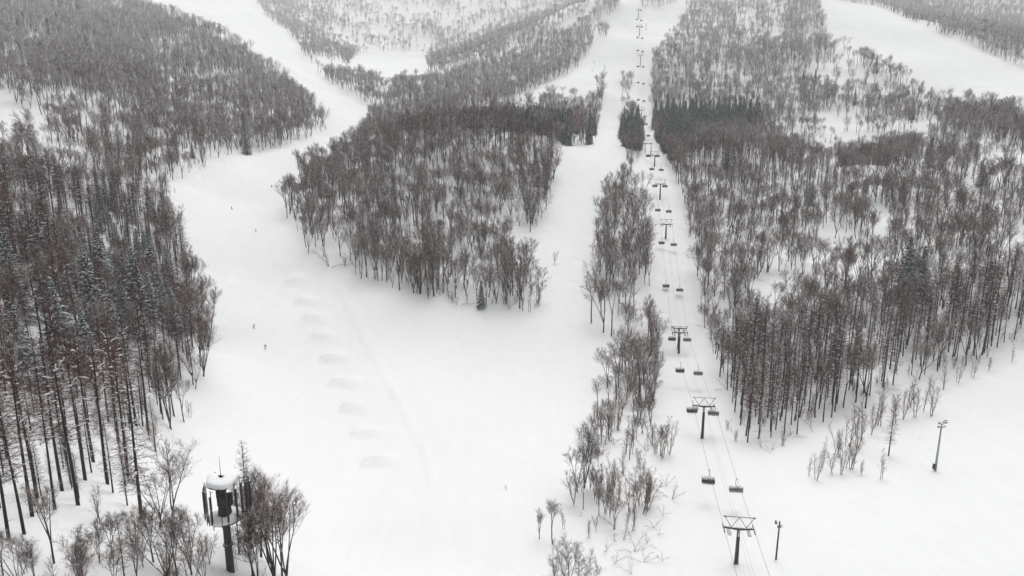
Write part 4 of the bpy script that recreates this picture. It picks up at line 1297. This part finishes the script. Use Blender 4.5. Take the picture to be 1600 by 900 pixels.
def snow_slab(z, r0, r1, hgt, parent, seed):
    g = np.random.default_rng(seed)
    n2 = 28; rr = [0.97, 1.03, 1.0, 0.90, 0.55, 0.2]; hh = [-0.08, 0.35, 0.80, 1.0, 1.08, 1.12]
    ang = np.arange(n2) * 2 * math.pi / n2
    wob = 1 + 0.08 * np.sin(ang * 2 + seed) + 0.06 * np.sin(ang * 5 + 2 * seed) + g.normal(0, .035, n2)
    S = Tubes(); V3 = []
    for r_, h_ in zip(rr, hh):
        rad = (r0 + (r1 - r0) * r_) * wob
        V3.append(np.stack([rad * np.cos(ang), rad * np.sin(ang), z + hgt * h_ * (1 + .12 * np.sin(ang * 2.0 + 1)) + 0 * ang], -1))
    V3 = np.concatenate(V3); S.v.append(V3); S.n = len(V3)
    ix = np.arange(len(V3)).reshape(len(rr), n2); nx = np.roll(ix, -1, 1)
    q = np.stack([ix[:-1], nx[:-1], nx[1:], ix[1:]], -1).reshape(-1, 4)
    S.q.append(q); S.qm.append(np.zeros(len(q), int))
    S.q.append(np.array([[ix[-1][k_], ix[-1][(k_ + 1) % n2], ix[-1][(k_ + 2) % n2], ix[-1][(k_ + 3) % n2]] for k_ in range(0, n2, 2)])); S.qm.append(np.zeros(n2 // 2, int))
    return S.obj("snow_load", M['snow'], parent, True)
p1_ = disc(h1, 2.1, "upper_platform", False); snow_slab(h1 + .003, 0.0, 2.18, 0.85, p1_, 3)
p2_ = disc(h2, 2.3, "lower_platform", False); snow_slab(h2 + .003, 0.50, 2.3, 0.6, p2_, 5)
T = Tubes()
T.tube([(0, 0, h2 + .4), (0, 0, h2 + 2.2)], [1.0, .8], 10, cap=True)
T.box((0.1, -.75, h2 + 3.0), (1.0, 0.7, 1.3)); T.box((-.75, .3, h2 + 3.9), (.7, .8, 1.7)); T.box((.8, .2, h2 + 2.9), (.6, .7, 1.8))
T.tube([(0, 0, h1 - 1.0), (0, 0, h1 - .17)], [.9, 1.1], 10, cap=True)
T.obj("equipment_box", M['pole_brown'], me_e)
T = Tubes(); T.tube([(-.1, 0, h1), (-.1, 0, h1 + 3.9)], [.055, .02], 6, cap=True); T.obj("lightning_rod", M['steel'], me_e)
Ld = Tubes()
for y in (-.2, .2): Ld.tube([(.95, y, 0), (.80, y, h2)], .03, 4)
for k_ in range(int(h2 / .45)): Ld.tube([(.95 - .15 * k_ * .45 / h2, -.2, .3 + k_ * .45), (.95 - .15 * k_ * .45 / h2, .2, .3 + k_ * .45)], .02, 4)
Ld.obj("ladder", M['steel'], me_e)
def antenna(a, r, z0, z1, w=.26, tube_only=False):
    o_ = Tubes(); x, y = r * math.cos(a), r * math.sin(a)
    o_.tube([(x, y, z0), (x, y, z1)], .055, 6, cap=True)
    if not tube_only:
        zc = (z0 + z1) / 2
        o_.box((x + .2 * math.cos(a), y + .2 * math.sin(a), zc), (.16, w, (z1 - z0) * .72), 0, Matrix.Rotation(a, 3, 'Z'))
    for z in (z0 + .4, z1 - .4):
        o_.tube([(x, y, z), (x * .8, y * .8, z)], .03, 4)
    o_.obj("antenna", M['steel'], me_e)
antenna(R(200), 2.40, h2 - .5, h1 + .2)
antenna(R(215), 2.45, h2 - .6, h1 + .05, .22)
antenna(R(258), 2.35, h2 - .7, h1 - .2, .22)
antenna(R(235), 2.35, h2 - .4, h1 + .3, .24)
antenna(R(310), 2.4, h2 - .3, h1 + .5, .26)
antenna(R(290), 2.30, h2 - .5, h1 + .1, tube_only=True)
for a, r, dz0, dz1 in ((335, 2.75, .2, .9), (350, 3.0, .5, 1.5), (2, 3.3, .8, 1.3), (12, 3.6, 1.2, 1.0), (22, 3.3, .6, 1.6), (35, 2.9, .2, .6)):
    antenna(R(a), r, h2 + dz0, h1 + dz1 - .2, .24)
T = Tubes()
for z in (h1 + .35, h2 + 1.2):
    T = Tubes()
    T.tube([(3.3 * math.cos(R(a)), 3.3 * math.sin(R(a)) * 1.0, z) for a in (-25, -5, 15, 35)], .05, 5)
    for a in (-20, 5, 30):
        T.tube([(3.3 * math.cos(R(a)), 3.3 * math.sin(R(a)), z), (1.9 * math.cos(R(a)), 1.9 * math.sin(R(a)), z - .2)], .045, 5)
    T.obj("antenna_frame", M['steel'], me_e)
T = Tubes(); T.box((-1.9, .5, h1 + .5), (.3, .25, .3)); T.box((-1.5, .9, h1 + .75), (.2, .2, .35)); T.obj("camera_unit", M['steel'], me_e)
tag(me_e, "tall dark antenna mast with two round snow-covered platforms, standing in the near left grove", "antenna mast")

# ------------------------------------------------------------------ floodlight pole, brown pole, small far pole
def top_height(base, vt):
    for z in np.arange(1, 40, .1):
        if float(project(base.x, base.y, base.z + z)[1]) < vt: return float(z)
    return 10.0
b = hit(1461, 737)
h = top_height(b, 662)
e = empty("floodlight_pole", b, R(10))
T = Tubes(); T.tube([(0, 0, -.8), (0, 0, h)], [0.33, 0.17], 12, cap=True); T.obj("pole", M['galv'], e, True)
T = Tubes()
for z in (h - .1, h - 1.1):
    T.box((0.1, 0, z), (2.3, .14, .14)); T.box((0, .1, z), (.14, 1.2, .12))
T.obj("crossarm", M['lamp'], e)
for (x, y, z, a) in ((-.95, -.25, h + .35, .5), (.25, -.35, h + .55, .5), (1.2, -.2, h + .25, .9), (-.7, .2, h - .9, .4), (.75, -.25, h - .85, .8), (1.35, .3, h + .6, 1.2)):
    L_ = Tubes(); rm = Matrix.Rotation(a, 3, 'X')
    L_.box((x, y, z), (.55, .22, .5), 0, rm); L_.tube([(x, y + .1, z - .3), (x, y + .05, z)], .05, 5)
    o = L_.obj("lamp", M['lamp'], e)
    G_ = Tubes(); G_.box((x, y - .13 * math.cos(a), z - .13 * math.sin(a)), (.46, .03, .40), 0, rm); G_.obj("lamp_glass", M['glassy'], o)
T = Tubes(); T.box((-.62, -.05, 1.35), (.5, .55, 1.5)); T.box((-.62, -.05, 2.13), (.58, .63, .06)); T.obj("control_box", M['steel'], e)
tag(e, "grey steel floodlight pole with a cluster of lamps, alone on the right snowfield", "floodlight pole")

b = hit(1212, 878)
h = top_height(b, 815)
e = empty("loudspeaker_pole", b, R(5))
T = Tubes(); T.tube([(0, 0, -.6), (0.05, 0, h * .5), (0.10, 0, h)], [0.21, 0.17, 0.14], 9, cap=True); T.obj("pole", M['pole_brown'], e, True)
T = Tubes(); T.tube([(-.05, 0, h - .45), (-.75, 0, h - .45)], .05, 5); T.tube([(-.75, -.05, h - .45), (-.85, -.1, h + .45)], [.30, .10], 9, cap=True); T.box((-.66, 0, h - .3), (.36, .3, .4)); T.obj("loudspeaker", M['lamp'], e)
T = Tubes(); T.tube([(.42 + .38 * math.cos(a), -.05, h - 1.15 + .38 * math.sin(a)) for a in np.linspace(0, 6.283, 15)], .045, 5)
T.box((-.18, -.05, h - 1.2), (.34, .3, .5)); T.box((.30, -.02, h - 1.15), (.4, .12, .5)); T.obj("lamp", M['lamp'], e)
tag(e, "weathered brown pole with a horn loudspeaker, right of the nearest lift pylon", "pole")

b = hit(1009.3, 48)
e = empty("marker_pole", b)
T = Tubes(); T.tube([(0, 0, -.5), (0, 0, 9.5)], [0.30, .2], 7, cap=True); T.obj("pole", M['steel'], e)
T = Tubes(); T.box((0, 0, 9.4), (.9, .5, .5)); T.obj("lamp", M['lamp'], e)
tag(e, "small dark lamp pole right of the far lift line near the top", "pole")
b = hit(944, 112)
e = empty("marker_pole", b)
T = Tubes(); T.tube([(0, 0, -.5), (0, 0, 7)], [0.28, .18], 7, cap=True); T.obj("pole", M['steel'], e)
T = Tubes(); T.box((0, 0, 7.1), (.7, .4, .4)); T.obj("lamp", M['lamp'], e)
tag(e, "small lone pole on the white slope left of the far lift line", "pole")

# ------------------------------------------------------------------ single trees that can be told apart
def single(kind, variant, u, v, hpx, label, group=None, tilt=(0, 0), name=None, cat=None, rz=None):
    b = hit(u, v)
    hm_ = top_height(b, v - hpx)
    sc = hm_ / NAT_H[kind]
    if rz is None: rz = (u * 1.7 + v * .9) % 6.28
    return place_tree(kind, variant, (b.x, b.y, b.z - .1), rz, sc, label, group, tilt, name, cat)
S_ = single
# left edge and the grove round the mast
S_('larch', 4, 392, 856, 168, "tall bare larch with level branches directly right of the antenna mast", name="larch_tree")
S_('larch', 1, 374, 868, 120, "dark larch stem partly hidden behind the antenna mast")
S_('broad', 6, 420, 882, 135, "bare tree with fine dark twigs, second to the right of the antenna mast")
S_('broad', 7, 432, 915, 165, "large bare tree with fine twigs at the right end of the mast grove")
S_('broad', 1, 303, 522, 92, "bare tree fanning out over the piste from the edge of the left stand")
S_('broad', 4, 318, 528, 88, "outermost wide-fanned bare tree leaning over the left piste")
S_('broad', 0, 302, 601, 68, "low twiggy tree at the piste edge below the wide-fanned ones")
S_('broad', 7, 268, 672, 120, "many-stemmed bare tree at the corner where the left stand ends")
S_('broad', 2, 288, 660, 60, "small bare tree beside the many-stemmed one at the stand's corner")
S_('larch', 4, 222, 812, 255, "thick-stemmed larch with spreading level branches, left of the snow bay", tilt=(0, -.02))
S_('broad', 4, 85, 884, 120, "wide crooked bare tree on the near left slope below the larches")
S_('sap', 0, 154, 818, 62, "small forked bare tree between the larch stems on the near left slope")
S_('larch', 4, 196, 915, 110, "young larch with sparse branches at the bottom edge left of the mast")
for k_, (u, v, h_) in enumerate([(50, 808, 255), (58, 779, 245), (97, 768, 240), (122, 791, 262), (133, 752, 235), (146, 723, 215), (168, 757, 235), (15, 844, 250), (38, 838, 230), (87, 800, 200), (232, 676, 180), (213, 668, 180), (12, 720, 220), (185, 690, 200), (200, 745, 215)]):
    S_('larch', (1, 0, 2, 0, 3)[k_ % 5], u, v, h_, "tall dark larch stem on the near left slope, left of the snow bay", "larches on the near left slope")
for k_, (u, v, h_) in enumerate([(278, 905, 100), (300, 900, 95), (320, 925, 70), (395, 912, 85), (250, 830, 95), (240, 880, 85), (130, 925, 80), (30, 930, 90), (60, 935, 80), (260, 930, 110), (5, 900, 70), (405, 930, 110), (300, 940, 80)]):
    S_('broad', (6, 7, 1, 6, 8)[k_ % 5], u, v, h_ * 1.12, "twiggy bare tree low in the corner between the antenna mast and the left edge", "small trees in the near left corner")
S_('broad', 0, 452, 930, 150, "outermost bare tree of the mast grove, spreading right over the piste")
S_('broad', 6, 441, 902, 118, "thin straight bare tree among the spreading ones right of the mast")
S_('broad', 2, 408, 872, 112, "small bare tree between the level-branched larch and the right end of the mast grove")
# knoll front
S_('broad', 4, 482, 397, 45, "small leaning tree at the left front tip of the knoll")
S_('sap', 4, 514, 417, 40, "bent snowy tree standing out furthest left in front of the knoll")
S_('broad', 0, 532, 401, 58, "bare tree third from the left tip along the knoll's front")
S_('broad', 2, 564, 437, 50, "small bare tree a little apart in front of the knoll's left half")
S_('broad', 4, 597, 439, 56, "slanting bare tree in front of the knoll's left half")
S_('broad', 1, 647, 458, 76, "bushy many-stemmed tree at the middle of the knoll's front edge")
S_('broad', 3, 657, 461, 98, "tall straight-stemmed tree at the middle of the knoll's front edge")
S_('broad', 2, 678, 463, 90, "forked bare tree right of the middle of the knoll's front edge")
S_('sap', 4, 715, 477, 28, "drooping snow-bent bush in front of the knoll", name="snowy_bush", cat="bush")
S_('spruce', 0, 752, 481, 44, "small snow-laden conifer in front of the knoll beside the drooping bush")
S_('broad', 0, 812, 482, 80, "fan-shaped bare tree at the right end of the knoll's front edge")
S_('sap', 3, 828, 489, 44, "slender sapling at the extreme right foot of the knoll")
S_('sap', 1, 843, 480, 38, "thin sapling just outside the knoll's right foot")
S_('sap', 1, 866, 414, 26, "tiny lone sapling in the middle piste")
S_('broad', 4, 828, 364, 58, "bare tree leaning right over the snow bay on the knoll's right side")
S_('sap', 1, 791, 768, 12, "tiny twig sticking out of the open snow at the bottom centre", name="twig", cat="twig")
# strip left of the lift, down to the bottom
S_('broad', 0, 943, 520, 80, "dark-stemmed tree on the left edge of the strip beside the lift")
S_('broad', 3, 955, 527, 70, "thin bare tree standing lowest on the left edge of the lift strip")
S_('broad', 3, 924, 505, 66, "outer left thin tree of the strip beside the lift")
S_('broad', 7, 912, 764, 108, "large fan-shaped bare tree below the strip, left of the lift")
S_('broad', 1, 902, 770, 78, "second stem cluster leaning left beside the large fan-shaped tree")
S_('broad', 5, 897, 792, 58, "small fan-shaped tree below the large one left of the lift")
S_('broad', 4, 843, 843, 44, "leftmost small round tree in the row of three on open snow")
S_('broad', 2, 863, 853, 62, "middle and tallest tree in the row of three on open snow")
S_('sap', 3, 882, 829, 40, "right thin tree in the row of three on open snow")
S_('broad', 5, 872, 945, 82, "dense round bush of bare twigs at the bottom edge, left one of three", name="bare_bush", cat="bush")
S_('broad', 0, 890, 940, 88, "dense round bush of bare twigs at the bottom edge, middle one of three", name="bare_bush", cat="bush")
S_('broad', 1, 908, 948, 80, "dense round bush of bare twigs at the bottom edge, right one of three", name="bare_bush", cat="bush")
for k_, (u, v, h_) in enumerate([(940, 683, 45), (953, 690, 50), (975, 711, 60), (988, 700, 50), (935, 668, 40), (963, 672, 55), (1005, 678, 60), (1032, 716, 62), (1045, 712, 55), (1020, 698, 42), (928, 660, 35), (970, 650, 60), (1000, 655, 60), (915, 690, 28)]):
    S_('sap', (0, 1, 3, 0, 2)[k_ % 5], u, v, h_, "slim brown sapling just below the lift strip, level with the second pylon", "saplings below the lift strip")
for k_, (u, v, h_) in enumerate([(930, 790, 60), (945, 803, 65), (938, 770, 60), (960, 762, 50), (967, 792, 55), (975, 742, 45), (985, 802, 60), (1000, 792, 65), (1010, 797, 58), (990, 832, 45), (977, 827, 38), (920, 842, 32), (932, 830, 30), (952, 782, 55), (996, 770, 48)]):
    S_('sap', (3, 0, 1, 2, 0)[k_ % 5], u, v, h_, "slim brown sapling on the low snowy bank left of the hanging chairs", "saplings on the bank by the lift")
for k_, (u, v, h_) in enumerate([(1050, 782, 34), (1036, 806, 22), (1022, 826, 24), (1040, 760, 24), (975, 846, 34), (990, 862, 36), (962, 884, 32), (1035, 878, 22), (1005, 882, 30), (985, 900, 30), (1012, 850, 20), (948, 862, 24), (1030, 838, 20)]):
    S_('sap', 4, u, v, h_, "low snow-pressed shrub on the bank between bush and nearest pylon", "bent shrubs on the bank by the lift", tilt=(0, .35 * math.sin(k_ * 2.2)), name="bent_shrub", cat="shrub")
S_('sap', 4, 906, 810, 12, "dark broken stump poking from the snow left of the saplings", name="broken_stump", cat="stump")
# right forest edge
S_('spruce', 2, 1412, 472, 104, "left and taller tree of the pair of snow-striped spruces above the right larches", name="spruce_tree", cat="spruce")
S_('spruce', 0, 1436, 470, 88, "right and shorter tree of the pair of snow-striped spruces above the right larches", name="spruce_tree", cat="spruce")
S_('larch', 4, 1388, 712, 92, "young larch standing out in front of the right forest edge")
S_('sap', 3, 1375, 750, 48, "thin sapling furthest out in front of the right forest edge")
S_('larch', 0, 1168, 693, 105, "outermost larch at the left corner of the right forest, beside the lift line")
S_('broad', 0, 1352, 640, 95, "bare broadleaf tree among larch stems at the right forest's front")
for k_, (u, v, h_) in enumerate([(1275, 752, 50), (1285, 735, 45), (1300, 742, 45), (1315, 742, 50), (1330, 735, 60), (1340, 702, 70), (1350, 690, 65), (1360, 680, 60), (1325, 700, 60), (1310, 715, 50), (1372, 668, 70), (1265, 745, 30), (1345, 745, 30)]):
    S_('sap', (0, 3, 1, 0, 2)[k_ % 5], u, v, h_, "slim rust-brown sapling in the thicket in front of the right forest's corner", "sapling thicket at the right forest")
for k_, (u, v, h_) in enumerate([(1430, 655, 62), (1440, 642, 48), (1456, 650, 58), (1410, 655, 58), (1476, 612, 42), (1496, 600, 34), (1398, 662, 60), (1420, 640, 56), (1520, 590, 32), (1545, 580, 28), (1580, 565, 26)]):
    S_('sap', (1, 3, 0)[k_ % 3], u, v, h_, "slim sapling along the right forest's front edge above the floodlight pole", "saplings above the floodlight pole")
for k_, (u, v, h_) in enumerate([(1222, 697, 26), (1190, 702, 20), (1150, 690, 22), (1205, 705, 18), (1136, 672, 18)]):
    S_('sap', (2, 4)[k_ % 2], u, v, h_, "short shrub at the foot of the right forest's left corner", "shrubs at the right forest's left corner", name="low_shrub", cat="shrub")
for (u, v, h_, lb) in [(1436, 688, 6, "dark fallen branch on snow left of the floodlight pole"), (1515, 640, 5, "grey half-buried branch on snow above right of the floodlight pole"), (1410, 748, 5, "half-buried branch on snow below the young larch")]:
    S_('sap', 4, u, v, h_, lb, name="fallen_branch", cat="branch", tilt=(0.5, .9))

# the tangled band of brush that runs down beside the lift
r4 = np.random.default_rng(77)
BAND = [(945, 628), (1032, 622), (1042, 690), (1030, 740), (1018, 800), (1005, 835), (955, 840), (925, 830), (900, 795), (918, 745), (925, 700), (915, 665)]
nb_ = 0
while nb_ < 62:
    u = r4.uniform(895, 1045); v = r4.uniform(622, 840)
    if not bool(in_poly(np.array([u]), np.array([v]), BAND)[0]): continue
    if r4.random() < (v - 622) / 330: continue
    nb_ += 1
    big_ = r4.random() < 0.40
    hh_ = r4.uniform(32, 58) if big_ else r4.uniform(22, 45)
    if big_: S_('broad', int(r4.choice([6, 7, 2, 3])), u, v, hh_, "young bare tree in the tangled brush band running down beside the lift", "young trees in the brush band")
    else: S_('sap', int(r4.integers(0, 5)), u, v, hh_, "thin reddish shrub in the tangled brush band running down beside the lift", "shrubs in the brush band", cat="shrub", name="thin_shrub")
for k_ in range(26):
    u = r4.uniform(-5, 470); v = r4.uniform(820, 960)
    if u > 240 and v < 870 or (430 < u and v < 900) or 320 < u < 375: continue
    S_('sap' if k_ % 2 else 'broad', int(r4.integers(0, 4)) if k_ % 2 else int(r4.choice([6, 7])), u, v, r4.uniform(40, 90), "fine-twigged young growth at the bottom left, round the foot of the antenna mast", "young growth at the bottom left")

for k_ in range(60):
    u = r4.uniform(-5, 250); v = r4.uniform(560, 800)
    if not bool(in_poly(np.array([u]), np.array([v]), REG['left_stand'])[0]): continue
    S_('larch', 4, u, v, r4.uniform(45, 135), "young larch with low fine branches among the tall stems of the near left slope", "young larches on the near left slope")

for (u, v, h_, w_) in [(150, 528, 135, "broad snow-laden evergreen in the middle of the left stand, the largest one"), (218, 505, 120, "snow-laden evergreen nearest the piste side of the left stand"), (98, 560, 122, "snow-laden evergreen lowest in the left stand, beside the open patch"),
                       (244, 470, 100, "snow-laden evergreen high in the left stand close to the piste"), (40, 600, 125, "snow-laden evergreen close to the left picture edge"), (185, 560, 90, "small snow-laden evergreen below the largest one in the left stand"), (30, 500, 105, "snow-laden evergreen high at the left picture edge")]:
    S_('spruce', 3, u, v, h_, w_, "snow-laden evergreens in the left stand")
